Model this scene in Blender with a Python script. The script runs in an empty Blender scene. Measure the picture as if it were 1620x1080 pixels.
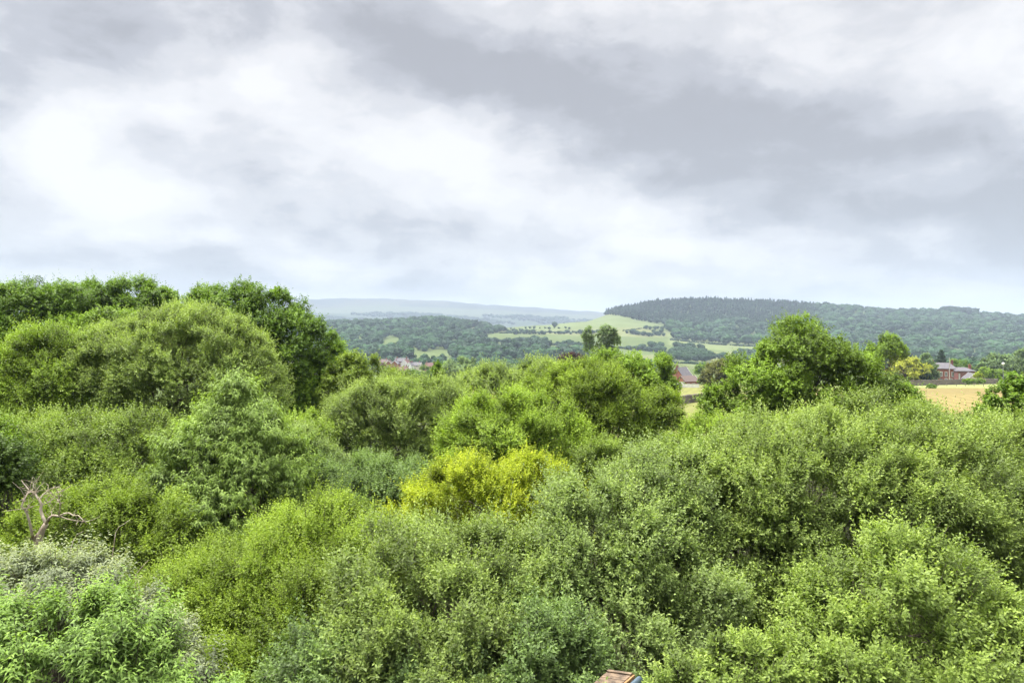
import bpy, math, time
import numpy as np
T0 = time.time()
sc = bpy.context.scene
COL = sc.collection
R = math.radians
H, HY, F = 8.0, 520.0, 1080.0          # eye height, horizon row and focal length (in photo pixels)
rng = np.random.default_rng(7)

def P(px, row, d):
    return np.array([(px - 810.0) / F * d, d, H - (row - HY) / F * d])

# ------------------------------------------------------------------ helpers
def tag(o, label=None, cat=None, group=None, kind=None):
    if label: o['label'] = label
    if cat: o['category'] = cat
    if group: o['group'] = group
    if kind: o['kind'] = kind
    return o

def link(name, me, mat=None, parent=None, loc=None):
    o = bpy.data.objects.new(name, me)
    COL.objects.link(o)
    if mat and me is not None and not me.materials: me.materials.append(mat)
    if parent: o.parent = parent
    if loc is not None: o.location = loc
    return o

def empty(name, loc, rz=0.0):
    o = bpy.data.objects.new(name, None); COL.objects.link(o)
    o.location = loc; o.rotation_euler = (0, 0, rz); o.empty_display_size = .3
    return o

def mesh_np(name, V, Fc, tint=None, smooth=False):
    """V (n,3), Fc (m,k) with k fixed"""
    me = bpy.data.meshes.new(name)
    n, (m, k) = len(V), Fc.shape
    me.vertices.add(n); me.vertices.foreach_set('co', np.ascontiguousarray(V, np.float32).ravel())
    me.loops.add(m * k); me.loops.foreach_set('vertex_index', np.ascontiguousarray(Fc, np.int32).ravel())
    me.polygons.add(m); me.polygons.foreach_set('loop_start', np.arange(0, m * k, k, dtype=np.int32))
    if smooth: me.polygons.foreach_set('use_smooth', np.ones(m, bool))
    if tint is not None:
        a = me.attributes.new('tint', 'FLOAT', 'FACE'); a.data.foreach_set('value', np.ascontiguousarray(tint, np.float32))
    me.update()
    return me

def nrm(v):
    return v / np.maximum(np.linalg.norm(v, axis=-1, keepdims=True), 1e-9)

class MB:
    """collects boxes, tubes and polygons, builds ONE mesh object"""
    def __init__(s): s.v = []; s.f = []
    def poly(s, pts):
        b = len(s.v); s.v += [tuple(map(float, p)) for p in pts]; s.f.append(tuple(range(b, b + len(pts))))
    def hexa(s, lo4, hi4):
        b = len(s.v); s.v += [tuple(map(float, p)) for p in list(lo4) + list(hi4)]
        s.f += [tuple(b + i for i in q) for q in ((3, 2, 1, 0), (4, 5, 6, 7), (0, 1, 5, 4), (1, 2, 6, 5), (2, 3, 7, 6), (3, 0, 4, 7))]
        return s
    def box(s, x0, x1, y0, y1, z0, z1):
        return s.hexa([(x0, y0, z0), (x1, y0, z0), (x1, y1, z0), (x0, y1, z0)], [(x0, y0, z1), (x1, y0, z1), (x1, y1, z1), (x0, y1, z1)])
    def tube(s, pts, rad, n=6):
        pts = [np.asarray(p, float) for p in pts]; b = len(s.v); m = len(pts)
        for i, p in enumerate(pts):
            t = pts[min(i + 1, m - 1)] - pts[max(i - 1, 0)]; t = t / (np.linalg.norm(t) + 1e-9)
            u = np.cross(t, (0.31, 0.9, 0.2)); u /= np.linalg.norm(u) + 1e-9; w = np.cross(t, u)
            for k in range(n):
                a = 2 * math.pi * k / n; s.v.append(tuple(p + rad[i] * (math.cos(a) * u + math.sin(a) * w)))
        for i in range(m - 1):
            for k in range(n):
                k2 = (k + 1) % n; s.f.append((b + i * n + k, b + i * n + k2, b + (i + 1) * n + k2, b + (i + 1) * n + k))
        s.f.append(tuple(b + k for k in reversed(range(n)))); s.f.append(tuple(b + (m - 1) * n + k for k in range(n)))
        return s
    def prism(s, prof, a, b, axis='x'):
        """profile of (u,z) extruded along x (u=y) from a to b"""
        n = len(prof); base = len(s.v)
        for c in (a, b):
            for u, z in prof: s.v.append((c, u, z) if axis == 'x' else (u, c, z))
        for i in range(n):
            j = (i + 1) % n; s.f.append((base + i, base + j, base + n + j, base + n + i))
        s.f.append(tuple(base + i for i in reversed(range(n)))); s.f.append(tuple(base + n + i for i in range(n)))
        return s
    def build(s, name, mat, parent=None, smooth=False, loc=None):
        me = bpy.data.meshes.new(name); me.from_pydata(s.v, [], s.f)
        if smooth: me.polygons.foreach_set('use_smooth', np.ones(len(me.polygons), bool))
        me.update()
        return link(name, me, mat, parent, loc)

# ------------------------------------------------------------------ materials
def new_mat(name):
    m = bpy.data.materials.new(name); m.use_nodes = True; nt = m.node_tree; nt.nodes.clear()
    return m, nt, nt.nodes.new, nt.links.new

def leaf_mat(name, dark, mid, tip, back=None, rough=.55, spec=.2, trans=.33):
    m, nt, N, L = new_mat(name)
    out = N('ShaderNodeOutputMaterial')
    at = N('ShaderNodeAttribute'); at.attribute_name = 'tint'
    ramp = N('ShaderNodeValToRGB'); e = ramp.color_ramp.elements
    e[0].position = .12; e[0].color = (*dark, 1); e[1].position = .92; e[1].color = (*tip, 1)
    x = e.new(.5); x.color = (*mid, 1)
    L(at.outputs['Fac'], ramp.inputs[0])
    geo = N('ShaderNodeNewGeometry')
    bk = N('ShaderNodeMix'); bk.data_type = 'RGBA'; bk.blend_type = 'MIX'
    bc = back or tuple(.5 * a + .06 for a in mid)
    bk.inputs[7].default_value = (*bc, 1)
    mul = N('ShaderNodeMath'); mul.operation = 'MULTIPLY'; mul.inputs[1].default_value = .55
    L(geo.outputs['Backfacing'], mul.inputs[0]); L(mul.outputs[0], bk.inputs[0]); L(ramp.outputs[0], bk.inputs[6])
    pb = N('ShaderNodeBsdfPrincipled'); pb.inputs['Roughness'].default_value = rough
    pb.inputs['Specular IOR Level'].default_value = spec
    L(bk.outputs[2], pb.inputs['Base Color'])
    tr = N('ShaderNodeBsdfTranslucent')
    tc = N('ShaderNodeMix'); tc.data_type = 'RGBA'; tc.blend_type = 'MULTIPLY'; tc.inputs[0].default_value = 1
    tc.inputs[7].default_value = (1.35, 1.45, .5, 1)
    L(ramp.outputs[0], tc.inputs[6]); L(tc.outputs[2], tr.inputs['Color'])
    mx = N('ShaderNodeMixShader'); mx.inputs[0].default_value = trans
    L(pb.outputs[0], mx.inputs[1]); L(tr.outputs[0], mx.inputs[2]); L(mx.outputs[0], out.inputs[0])
    return m

def plain_mat(name, c, c2=None, scale=3.0, rough=.8, spec=.3, bump=0.0, detail=6):
    m, nt, N, L = new_mat(name)
    out = N('ShaderNodeOutputMaterial'); pb = N('ShaderNodeBsdfPrincipled'); L(pb.outputs[0], out.inputs[0])
    pb.inputs['Roughness'].default_value = rough; pb.inputs['Specular IOR Level'].default_value = spec
    tc = N('ShaderNodeTexCoord'); nz = N('ShaderNodeTexNoise'); nz.inputs['Scale'].default_value = scale; nz.inputs['Detail'].default_value = detail
    L(tc.outputs['Object'], nz.inputs['Vector'])
    r = N('ShaderNodeValToRGB'); e = r.color_ramp.elements
    e[0].position = .33; e[0].color = (*c, 1); e[1].position = .67; e[1].color = (*(c2 or tuple(x * .75 for x in c)), 1)
    L(nz.outputs['Fac'], r.inputs[0]); L(r.outputs[0], pb.inputs['Base Color'])
    if bump:
        b = N('ShaderNodeBump'); b.inputs['Strength'].default_value = bump; b.inputs['Distance'].default_value = .05
        L(nz.outputs['Fac'], b.inputs['Height']); L(b.outputs[0], pb.inputs['Normal'])
    return m

def brick_mat(name, c1, c2, mortar, sx, sy, scale=1.0):
    m, nt, N, L = new_mat(name)
    out = N('ShaderNodeOutputMaterial'); pb = N('ShaderNodeBsdfPrincipled'); L(pb.outputs[0], out.inputs[0]); pb.inputs['Roughness'].default_value = .85
    tc = N('ShaderNodeTexCoord'); sp = N('ShaderNodeSeparateXYZ'); L(tc.outputs['Object'], sp.inputs[0])
    ad = N('ShaderNodeMath'); ad.operation = 'ADD'; L(sp.outputs[0], ad.inputs[0]); L(sp.outputs[1], ad.inputs[1])
    cb = N('ShaderNodeCombineXYZ'); L(ad.outputs[0], cb.inputs[0]); L(sp.outputs[2], cb.inputs[1])
    br = N('ShaderNodeTexBrick'); L(cb.outputs[0], br.inputs['Vector'])
    br.inputs['Color1'].default_value = (*c1, 1); br.inputs['Color2'].default_value = (*c2, 1); br.inputs['Mortar'].default_value = (*mortar, 1)
    br.inputs['Scale'].default_value = scale; br.inputs['Brick Width'].default_value = sx; br.inputs['Row Height'].default_value = sy; br.inputs['Mortar Size'].default_value = .012
    nz = N('ShaderNodeTexNoise'); nz.inputs['Scale'].default_value = .8; nz.inputs['Detail'].default_value = 5; L(tc.outputs['Object'], nz.inputs['Vector'])
    mx = N('ShaderNodeMix'); mx.data_type = 'RGBA'; mx.blend_type = 'MULTIPLY'; mx.inputs[0].default_value = .6
    L(br.outputs['Color'], mx.inputs[6])
    rr = N('ShaderNodeValToRGB'); rr.color_ramp.elements[0].color = (.6, .58, .56, 1); rr.color_ramp.elements[1].color = (1.2, 1.15, 1.1, 1)
    L(nz.outputs['Fac'], rr.inputs[0]); L(rr.outputs[0], mx.inputs[7]); L(mx.outputs[2], pb.inputs['Base Color'])
    return m

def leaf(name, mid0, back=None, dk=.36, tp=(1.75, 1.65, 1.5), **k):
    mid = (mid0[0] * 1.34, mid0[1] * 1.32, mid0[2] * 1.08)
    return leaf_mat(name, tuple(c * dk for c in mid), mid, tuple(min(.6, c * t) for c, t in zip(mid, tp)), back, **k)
LM = {
 'sallow':   leaf('sallow_leaf', (.126, .180, .040), (.16, .20, .10)),
 'sallow_grey': leaf('grey_sallow_leaf', (.138, .190, .056), (.20, .24, .15), spec=.22),
 'pale':     leaf('pale_willow_leaf', (.152, .208, .062), (.21, .25, .15)),
 'silver':   leaf('silvery_leaf', (.145, .200, .072), (.24, .28, .20), spec=.22),
 'lime':     leaf('lime_leaf', (.146, .216, .030)),
 'yellow':   leaf('yellow_leaf', (.186, .236, .018), tp=(1.8, 1.6, 1.4)),
 'olive':    leaf('olive_leaf', (.130, .188, .026)),
 'oak':      leaf('oak_leaf', (.086, .152, .018), tp=(2.1, 1.8, 1.5)),
 'oak_bright': leaf('bright_oak_leaf', (.118, .188, .022)),
 'ash':      leaf('ash_leaf', (.138, .205, .052)),
 'dark':     leaf('dark_leaf', (.046, .080, .012)),
 'fresh':    leaf('fresh_willow_leaf', (.132, .186, .050), (.21, .25, .14), spec=.22),
 'teal':     leaf('blue_green_leaf', (.102, .156, .056), (.19, .23, .16), spec=.22),
 'buddleia': leaf('buddleia_leaf', (.115, .186, .046), (.20, .26, .15)),
 'buddleia_grey': leaf('grey_buddleia_leaf', (.150, .180, .125), (.30, .32, .26)),
 'copper':   leaf('copper_leaf', (.040, .018, .022)),
 'gold':     leaf('golden_leaf', (.270, .290, .050), tp=(1.5, 1.45, 1.4)),
 'conifer':  leaf('conifer_needles', (.022, .046, .020)),
 'poplar':   leaf('poplar_leaf', (.118, .175, .088)),
 'brown':    leaf('hawthorn_leaf', (.095, .105, .036)),
 'far':      leaf('far_tree_leaf', (.027, .062, .031), trans=.2, spec=.05, rough=.8),
 'far_dark': leaf('far_dark_leaf', (.015, .034, .019), trans=.2, spec=.05, rough=.8),
}
BARK = plain_mat('bark', (.095, .075, .055), (.16, .14, .11), 9, .9, .2, .5)
BARK_DARK = plain_mat('dark_bark', (.045, .036, .026), (.09, .075, .055), 9, .9, .2, .5)
DEADWOOD = plain_mat('bleached_dead_wood', (.40, .35, .265), (.19, .15, .10), 9, .85, .2, .4)

# ------------------------------------------------------------------ foliage
def style(l, w, k, L, pitch, droop=.15, up=.6, s=.45, lai=3.4, young=.5, rnd=.55, fold=.18, out=.7, bump=.16):
    return dict(l=l, w=w, k=k, L=L, pitch=pitch, droop=droop, up=up, s=s, lai=lai, young=young, rnd=rnd, fold=fold, out=out, bump=bump)

ST = {
 'willow': style(.078, .46, 12, .34, 64, .10, .70, .50, 4.6, bump=.2),
 'sallow': style(.090, .54, 10, .40, 66, .10, .60, .60, 4.4),
 'oak':    style(.140, .66, 8, .30, 72, .25, .40, .95, 4.6, young=.4, rnd=.8, bump=.30),
 'ash':    style(.135, .28, 15, .40, 74, .60, .35, .60, 4.0, young=.45, rnd=.6, bump=.22),
 'lance':  style(.098, .30, 12, .50, 64, .55, 1.1, .42, 2.8, young=.6, rnd=.35, bump=.12),
}

def shoots_to_leaves(B, D, Ls, st, lscale, cl, r):
    """B base (S,3), D dir (S,3), Ls (S,), cl clump tint (S,)"""
    S, k = len(B), st['k']
    j = np.arange(k)
    t = (j[None] + .3 + .7 * r.random((S, k))) / k
    az = j[None] * 2.39996 + r.random((S, 1)) * 6.283 + r.normal(0, .25, (S, k))
    u = nrm(np.cross(D, np.array([.21, .13, .97]) + 0 * D)); w = np.cross(D, u)
    side = np.cos(az)[..., None] * u[:, None] + np.sin(az)[..., None] * w[:, None]
    ph = R(st['pitch']) * (1.12 - .55 * t) + r.normal(0, .16, (S, k))
    ld = np.cos(ph)[..., None] * D[:, None] + np.sin(ph)[..., None] * side
    ld[..., 2] -= st['droop']; ld = nrm(ld + r.normal(0, .12, ld.shape))
    pos = B[:, None] + D[:, None] * (Ls[:, None] * t)[..., None]
    ll = st['l'] * lscale * (.72 + .5 * r.random((S, k))) * (1.08 - .45 * t)
    n = D[:, None] * .8 + np.array([0, -.15, .75]) + r.normal(0, .42, ld.shape)
    sd = nrm(np.cross(ld, n)); n = np.cross(sd, ld)
    lw = (ll * st['w'] * .5)[..., None]; l3 = ll[..., None]
    p0 = pos; p2 = pos + ld * l3 - np.array([0, 0, 1.]) * l3 * st['droop'] * .4
    mid = pos + ld * l3 * .45 + n * lw * st['fold'] * 2
    V = np.stack([p0, mid + sd * lw, p2, mid - sd * lw], 2).reshape(-1, 3)
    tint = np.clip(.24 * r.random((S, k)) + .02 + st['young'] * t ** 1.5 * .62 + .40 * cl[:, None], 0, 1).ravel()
    return V, tint

def blob_clumps(blobs, s, r, bump, zmin, inner=.36):
    """clump centres, outward normals, radius on the union of ellipsoids [(c, radii)]"""
    C, Nn, W = [], [], []
    for bi, (c, a) in enumerate(blobs):
        p = 1.6
        area = 4 * math.pi * (((a[0] * a[1]) ** p + (a[0] * a[2]) ** p + (a[1] * a[2]) ** p) / 3) ** (1 / p)
        n = max(8, int(area / s ** 2 * 1.35))
        d = nrm(r.normal(size=(n, 3)))
        bd = nrm(r.normal(size=(14, 3))); amp = r.uniform(-.5, 1, 14) * bump
        mod = 1 + (np.exp(-(1 - d @ bd.T) / .09) * amp).sum(1)
        rad = mod * (1 - .16 * r.random(n) ** 1.5)
        isin = r.random(n) < inner; rad[isin] *= r.uniform(.45, .85, isin.sum())
        q = c + d * a * rad[:, None]
        nn = nrm(d / a)
        ok = (d[:, 2] > -.55) & (q[:, 2] > zmin)
        for bj, (c2, a2) in enumerate(blobs):
            if bj != bi: ok &= (((q - c2) / a2) ** 2).sum(1) > .62
        # fewer leaves on the side hidden from the garden
        ok &= ~((nn[:, 1] > .45) & (r.random(n) < .5))
        C.append(q[ok]); Nn.append(nn[ok])
    return np.concatenate(C), np.concatenate(Nn)

NLEAF = 0
def foliage(blobs, st, d, r, zmin=-99, lscale=None, density=1.0, tone=0.0):
    global NLEAF
    ls = lscale or max(1.0, d * (4.0 if d < 15 else 3.6 if d < 60 else 2.2) / F / st['l'])         # keep a leaf near three photo pixels or its real size
    rmed = float(np.median([a.min() for c, a in blobs]))
    s = min(st['s'] * max(1.0, ls * .85), .6 * rmed)
    Lm = min(st['L'] * max(1, ls * .7), .4 * rmed)
    blobs = [(c, np.maximum(a - .32 * Lm, .66 * a)) for c, a in blobs]
    C, Nn = blob_clumps(blobs, s, r, st['bump'] * (min(1, 1.7 / rmed) if st['s'] < .62 else 1), zmin)
    la = .5 * (st['l'] * ls) ** 2 * st['w'] * .8
    per = st['lai'] * density * s * s / la
    ns = max(2, int(round(per / st['k'])))
    m = len(C)
    ctone = np.clip(r.normal(.5 + tone, .30, m), 0, 1)
    ci = np.repeat(np.arange(m), ns)
    sz = r.uniform(.45, 1.45, m)[ci]
    off = nrm(r.normal(size=(m * ns, 3))) * (r.random((m * ns, 1)) ** .5)
    B = C[ci] + off * (.60 * s * sz)[:, None]
    D = nrm(Nn[ci] * st['out'] + off * .35 + np.array([0, 0, st['up']]) + r.normal(0, st['rnd'] * .6, (m * ns, 3)))
    Ls = Lm * r.uniform(.5, 1.15, m * ns)
    long = r.random(m * ns) < .09; Ls[long] *= r.uniform(1.5, 2.3, long.sum())
    V, tint = shoots_to_leaves(B, D, Ls, st, ls, ctone[ci], r)
    NLEAF += len(V) // 4
    return V, tint, C, Nn, (B, D, Ls)

def limbs(base, blobs, C, r, rad, nlimb=26, forks=1):
    """trunk and limbs up to clump centres"""
    mb = MB()
    for k in range(forks):
        c, a = blobs[k % len(blobs)]
        top = c + np.array([0, 0, a[2] * .35]) + r.normal(0, .08, 3) * a
        b = base + (r.normal(0, .35, 3) * np.array([1, 1, 0]) if k else 0)
        ctrl = [b + (top - b) * t + r.normal(0, .05, 3) * np.linalg.norm(top - b) * (0 < t < 1) for t in (0, .22, .45, .7, 1)]
        rr = rad * (1 if k == 0 else .7)
        mb.tube(ctrl, [rr * 1.25, rr, rr * .8, rr * .5, rr * .18], 8)
        for _ in range(nlimb // forks):
            e = C[r.integers(len(C))]
            t = r.uniform(.25, .9); i = min(3, int(t * 4)); p = ctrl[i] + (ctrl[i + 1] - ctrl[i]) * (t * 4 - i)
            v = e - p; L = np.linalg.norm(v)
            m1 = p + v * .35 + np.array([0, 0, .07 * L]) + r.normal(0, .04, 3) * L
            m2 = p + v * .7 + np.array([0, 0, .03 * L]) + r.normal(0, .04, 3) * L
            r0 = rr * .42 * (1 - .5 * t)
            mb.tube([p, m1, m2, e], [r0, r0 * .7, r0 * .42, r0 * .15], 5)
            for _ in range(2):
                e2 = m2 + nrm(r.normal(size=3) + np.array([0, 0, .5])) * L * .3
                if min(((((e2 - c_) / a_) ** 2).sum()) for c_, a_ in blobs) > .75: continue
                mb.tube([m1 + (m2 - m1) * r.random(), (m2 + e2) / 2 + r.normal(0, .03, 3) * L, e2], [r0 * .4, r0 * .28, r0 * .1], 4)
    return mb

SPECS = []
def plant(name, label, cat, d, blobs, st, mat, seed, group=None, depth=1.0, base=None, trunk=None, lscale=None, density=1.0,
          tone=0.0, nlimb=26, forks=1, bark=None, stems=False, zmin=None, **over):
    """blobs: (px, row, rx, ry[, dd]) in photo pixels at distance d; grown to their true size in metres"""
    r = np.random.default_rng(seed)
    sty = dict(ST[st]); sty.update(over)
    bl = []
    for b in blobs:
        px, row, rx, ry = b[:4]; dd = d + (b[4] if len(b) > 4 else 0)
        c = P(px, row, dd); k = dd / F
        bl.append((c, np.array([rx * k, (rx + ry) / 2 * k * depth, ry * k])))
    c0, a0 = bl[0]
    bx = c0[0] if base is None else (base - 810) / F * d
    by = c0[1]
    bz = ground_z(bx, by)
    root = empty(name, (bx, by, bz))
    tag(root, label, cat, group)
    V, tint, C, Nn, sh = foliage(bl, sty, d, r, bz + .25 if zmin is None else zmin, lscale, density, tone)
    org = np.array([bx, by, bz])
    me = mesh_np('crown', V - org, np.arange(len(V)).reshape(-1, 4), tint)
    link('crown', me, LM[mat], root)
    hgt = max(c[2] + a[2] for c, a in bl) - bz
    rad = trunk or max(.05, hgt * .018)
    mb = limbs(np.zeros(3) - np.array([0, 0, .15]), [(c - org, a) for c, a in bl], C - org, r, rad, nlimb, forks)
    if stems:                                              # visible upright twigs
        B, D, Ls = sh
        for i in r.choice(len(B), min(len(B), 500), False):
            p = B[i] - org; mb.tube([p - D[i] * Ls[i] * .6 - np.array([0, 0, .2]), p, p + D[i] * Ls[i] * .9], [.006, .005, .002], 3)
    mb.build('trunk', bark or BARK, root)
    return root

# ------------------------------------------------------------------ terrain
COLS = np.array([-300, 0, 300, 500, 600, 700, 780, 860, 920, 980, 1040, 1140, 1290, 1400, 1500, 1620, 1900], float)
def rows(*v): return np.array(v, float)
def zrow(row, r): return H - (row - HY) / F * r
lr = np.interp(COLS, [1150, 1350], [0, 1])
def lz(a, b): return a + (b - a) * lr
RT = [(0, lz(0, 0)), (20, lz(-.4, -.4)), (60, lz(-3, -2.6)), (100, lz(-5.2, -4.5)), (150, lz(-8.2, -6.9)), (230, lz(-12.6, -10.7)), (280, lz(-16, -14)),
      (400, lz(-22, -19)), (600, lz(-30, -28)), (800, lz(-38, -36))]
far = {
 950:  rows(574, 574, 572, 571, 570, 569, 570, 571, 573, 574, 575, 577, 578, 578, 576, 576, 576),
 1150: rows(560, 560, 560, 558, 557, 555, 556, 557, 559, 560, 562, 566, 568, 568, 566, 566, 566),
 1500: rows(532, 532, 532, 532, 531, 527, 531, 533, 534, 534, 537, 543, 543, 543, 543, 543, 543),
 1800: rows(518, 518, 518, 516, 515, 511, 520, 518, 514, 511, 516, 522, 518, 519, 521, 526, 526),
 2050: rows(516, 516, 516, 514, 513, 509, 519, 515, 508, 499.5, 506, 508, 505, 508, 510, 516, 516),
 2350: rows(528, 528, 528, 526, 526, 524, 528, 524, 512, 492, 480, 479, 486, 494, 497.5, 506, 508),
 2700: rows(540, 540, 540, 540, 540, 540, 540, 536, 524, 502, 490, 486, 493, 500, 505, 513, 515),
 3400: rows(*[540] * 17),
 4300: rows(514, 514, 513, 513, 513, 513, 514, 515, 517, 518, 519, 520, 520, 520, 520, 520, 520),
 5200: rows(496, 496, 495, 494, 494, 496, 498, 501, 504, 507, 510, 512, 512, 512, 512, 512, 512),
 6200: rows(480, 478, 475, 472.5, 472, 476, 482.5, 487.5, 491.5, 496.5, 500, 503, 505, 505, 505, 505, 505),
 7500: rows(486, 484, 482, 480, 480, 482, 489, 494, 497, 500, 503, 505, 508, 508, 508, 508, 508),
 10500: rows(*[510] * 17),
}
RT += [(k, zrow(v, k)) for k, v in far.items()]
RR = np.array([a for a, _ in RT], float); ZT = np.array([b for _, b in RT])
LRR = np.log(RR + 40)
def terrain(az, r):
    """az: tan of azimuth in photo columns (px), r: distance along y"""
    az = np.asarray(az, float); r = np.asarray(r, float)
    def smooth_interp(x, xs):
        i = np.clip(np.searchsorted(xs, x) - 1, 0, len(xs) - 2)
        t = np.clip((x - xs[i]) / (xs[i + 1] - xs[i]), 0, 1)
        return i, t
    i, t = smooth_interp(az, COLS); j, u = smooth_interp(np.log(r + 40), LRR)
    t = t * t * (3 - 2 * t) * .5 + t * .5; u = u * u * (3 - 2 * u) * .55 + u * .45
    z = (ZT[j, i] * (1 - t) + ZT[j, i + 1] * t) * (1 - u) + (ZT[j + 1, i] * (1 - t) + ZT[j + 1, i + 1] * t) * u
    x = (az - 810) / F * r
    amp = np.clip((r - 700) / 1500, 0, 1) * np.clip(r / 900, 1, 6)
    z = z + amp * .9 * (np.sin(x * .011 + r * .004) * np.sin(r * .009 + 1.3 + x * .003) + .6 * np.sin(x * .023 - r * .017 + 2))
    return z
def ground_z(x, y):
    r = max(float(y), .5)
    return float(terrain(810 + x / r * F if r > 1 else 810, r))
def row_of(px, r): return HY + (H - terrain(px, r)) / r * F
def find(px, row, r0=800., r1=2600.):
    rs = np.linspace(r0, r1, 400); rw = row_of(np.full(400, float(px)), rs)
    k = np.nonzero(rw <= row)[0]
    return rs[k[0]] if len(k) else None

def inpoly(x, y, poly):
    c = np.zeros(np.shape(x), bool); n = len(poly)
    for i in range(n):
        x1, y1 = poly[i]; x2, y2 = poly[(i + 1) % n]
        c ^= ((y1 > y) != (y2 > y)) & (x < (x2 - x1) * (y - y1) / (y2 - y1 + 1e-12) + x1)
    return c

def make_ground():
    azs = np.concatenate([np.linspace(-1400, -350, 22), np.linspace(-300, 1900, 420), np.linspace(1950, 3000, 22)])
    rs = np.concatenate([[.5, 4, 9], np.geomspace(14, 700, 70), np.linspace(715, 2700, 170), np.geomspace(2760, 10500, 60)])
    A, Rr = np.meshgrid(azs, rs)
    Z = terrain(np.clip(A, -300, 1900), Rr)
    X = (A - 810) / F * Rr; Y = Rr.copy()
    back = np.stack([(azs - 810) / F * 2500, np.full(len(azs), -2500.), np.full(len(azs), -1.)], -1)
    X = np.vstack([back[None, :, 0], X]); Y = np.vstack([back[None, :, 1], Y]); Z = np.vstack([back[None, :, 2], Z]); A = np.vstack([azs[None], A]); Rr = np.vstack([np.full((1, len(azs)), .5), Rr])
    n, m = A.shape
    V = np.stack([X, Y, Z], -1).reshape(-1, 3)
    idx = np.arange(n * m).reshape(n, m)
    Fq = np.stack([idx[:-1, :-1], idx[:-1, 1:], idx[1:, 1:], idx[1:, :-1]], -1).reshape(-1, 4)
    # land cover (what grows there)
    row = HY + (H - Z) / Rr * F
    cover = np.empty((n, m, 3)); cover[:] = (.125, .170, .050)                         # pasture
    ph = np.sin(X * .0045 + 2.1 * np.sin(Y * .003)) * np.sin(Y * .0061 + X * .002)
    cover *= .6 * (1 + .16 * ph)[..., None]
    cover[(ph > .35) & (Rr > 850)] = (.120, .134, .050)
    cover[(Rr < 150) & (A < 900)] = (.07, .085, .03)
    cover[Rr < 75] = (.035, .038, .016)
    hay = (Rr > 75) & (Rr < 224) & (A > 1180); cover[hay] = (.186, .148, .056)
    hay2 = (Rr > 150) & (Rr < 300) & (A > 640) & (A < 860); cover[hay2] = (.25, .165, .085)
    mid = (Rr > 75) & (Rr < 300) & (A > 860) & (A < 1180); cover[mid] = (.15, .155, .048)
    edge = (Rr >= 212) & (Rr < 260) & (A > 1180); cover[edge] = (.20, .22, .08)
    for poly, c in (([(1496, 553), (1555, 558), (1556, 562), (1500, 559)], (.30, .28, .10)), ([(1512, 572), (1552, 571), (1552, 581), (1512, 581)], (.26, .32, .10)),
                    ([(1055, 528), (1200, 545), (1200, 560), (1055, 545)], (.112, .138, .050)), ([(1050, 565), (1150, 575), (1150, 590), (1050, 585)], (.104, .132, .046)),
                    ([(780, 518), (980, 497), (1010, 506), (1055, 515), (960, 519), (800, 525)], (.100, .126, .045))):
        cover[inpoly(A, row, poly) & (Rr > 780) & (Rr < 2400)] = c
    moor = Rr > 3600
    cover[moor] = (.034, .038, .034)
    cover[moor & (Rr > 5050) & (Rr < 5650)] = (.062, .072, .042)
    cover[(Rr > 3000) & (Rr < 5050)] = (.030, .045, .022)
    wig = 250 * np.sin(A * .021) + 130 * np.sin(A * .057 + 1)
    cover[moor & (Rr > 5650 + wig * .5) & (Rr < 6000 + wig) & (np.sin(A * .013 + .4) > -.2)] = (.052, .052, .040)
    me = mesh_np('ground', V, Fq, smooth=True)
    ca = me.color_attributes.new('cover', 'FLOAT_COLOR', 'POINT')
    ca.data.foreach_set('color', np.concatenate([cover.reshape(-1, 3), np.ones((n * m, 1))], 1).astype(np.float32).ravel())
    mt, nt, N, L = new_mat('ground_cover')
    out = N('ShaderNodeOutputMaterial'); pb = N('ShaderNodeBsdfPrincipled'); pb.inputs['Roughness'].default_value = .95; pb.inputs['Specular IOR Level'].default_value = .1
    at = N('ShaderNodeAttribute'); at.attribute_name = 'cover'
    tc = N('ShaderNodeTexCoord'); acc = at.outputs['Color']
    for scl, f, lo, hi in ((.02, .5, .75, 1.2), (.35, .45, .7, 1.25), (4., .5, .6, 1.3)):
        nz = N('ShaderNodeTexNoise'); nz.inputs['Scale'].default_value = scl; nz.inputs['Detail'].default_value = 5; L(tc.outputs['Object'], nz.inputs['Vector'])
        rp = N('ShaderNodeMapRange'); rp.inputs[1].default_value = .3; rp.inputs[2].default_value = .7; rp.inputs[3].default_value = lo; rp.inputs[4].default_value = hi
        L(nz.outputs['Fac'], rp.inputs[0])
        mx = N('ShaderNodeMix'); mx.data_type = 'RGBA'; mx.blend_type = 'MULTIPLY'; mx.inputs[0].default_value = f
        L(acc, mx.inputs[6]); L(rp.outputs[0], mx.inputs[7]); acc = mx.outputs[2]
    wv = N('ShaderNodeTexWave'); wv.inputs['Scale'].default_value = .11; wv.inputs['Distortion'].default_value = 2.5; wv.inputs['Detail'].default_value = 3
    mpg = N('ShaderNodeMapping'); mpg.inputs['Rotation'].default_value = (0, 0, .35); L(tc.outputs['Object'], mpg.inputs[0]); L(mpg.outputs[0], wv.inputs['Vector'])
    rp = N('ShaderNodeMapRange'); rp.inputs[3].default_value = .86; rp.inputs[4].default_value = 1.08; L(wv.outputs['Fac'], rp.inputs[0])
    mx = N('ShaderNodeMix'); mx.data_type = 'RGBA'; mx.blend_type = 'MULTIPLY'; mx.inputs[0].default_value = .8; L(acc, mx.inputs[6]); L(rp.outputs[0], mx.inputs[7]); acc = mx.outputs[2]
    L(acc, pb.inputs['Base Color']); L(pb.outputs[0], out.inputs[0])
    o = link('ground', me, mt)
    tag(o, 'rolling ground of pasture, hay field, hills and far moor', 'ground', kind='structure')
    return o
make_ground()

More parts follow.
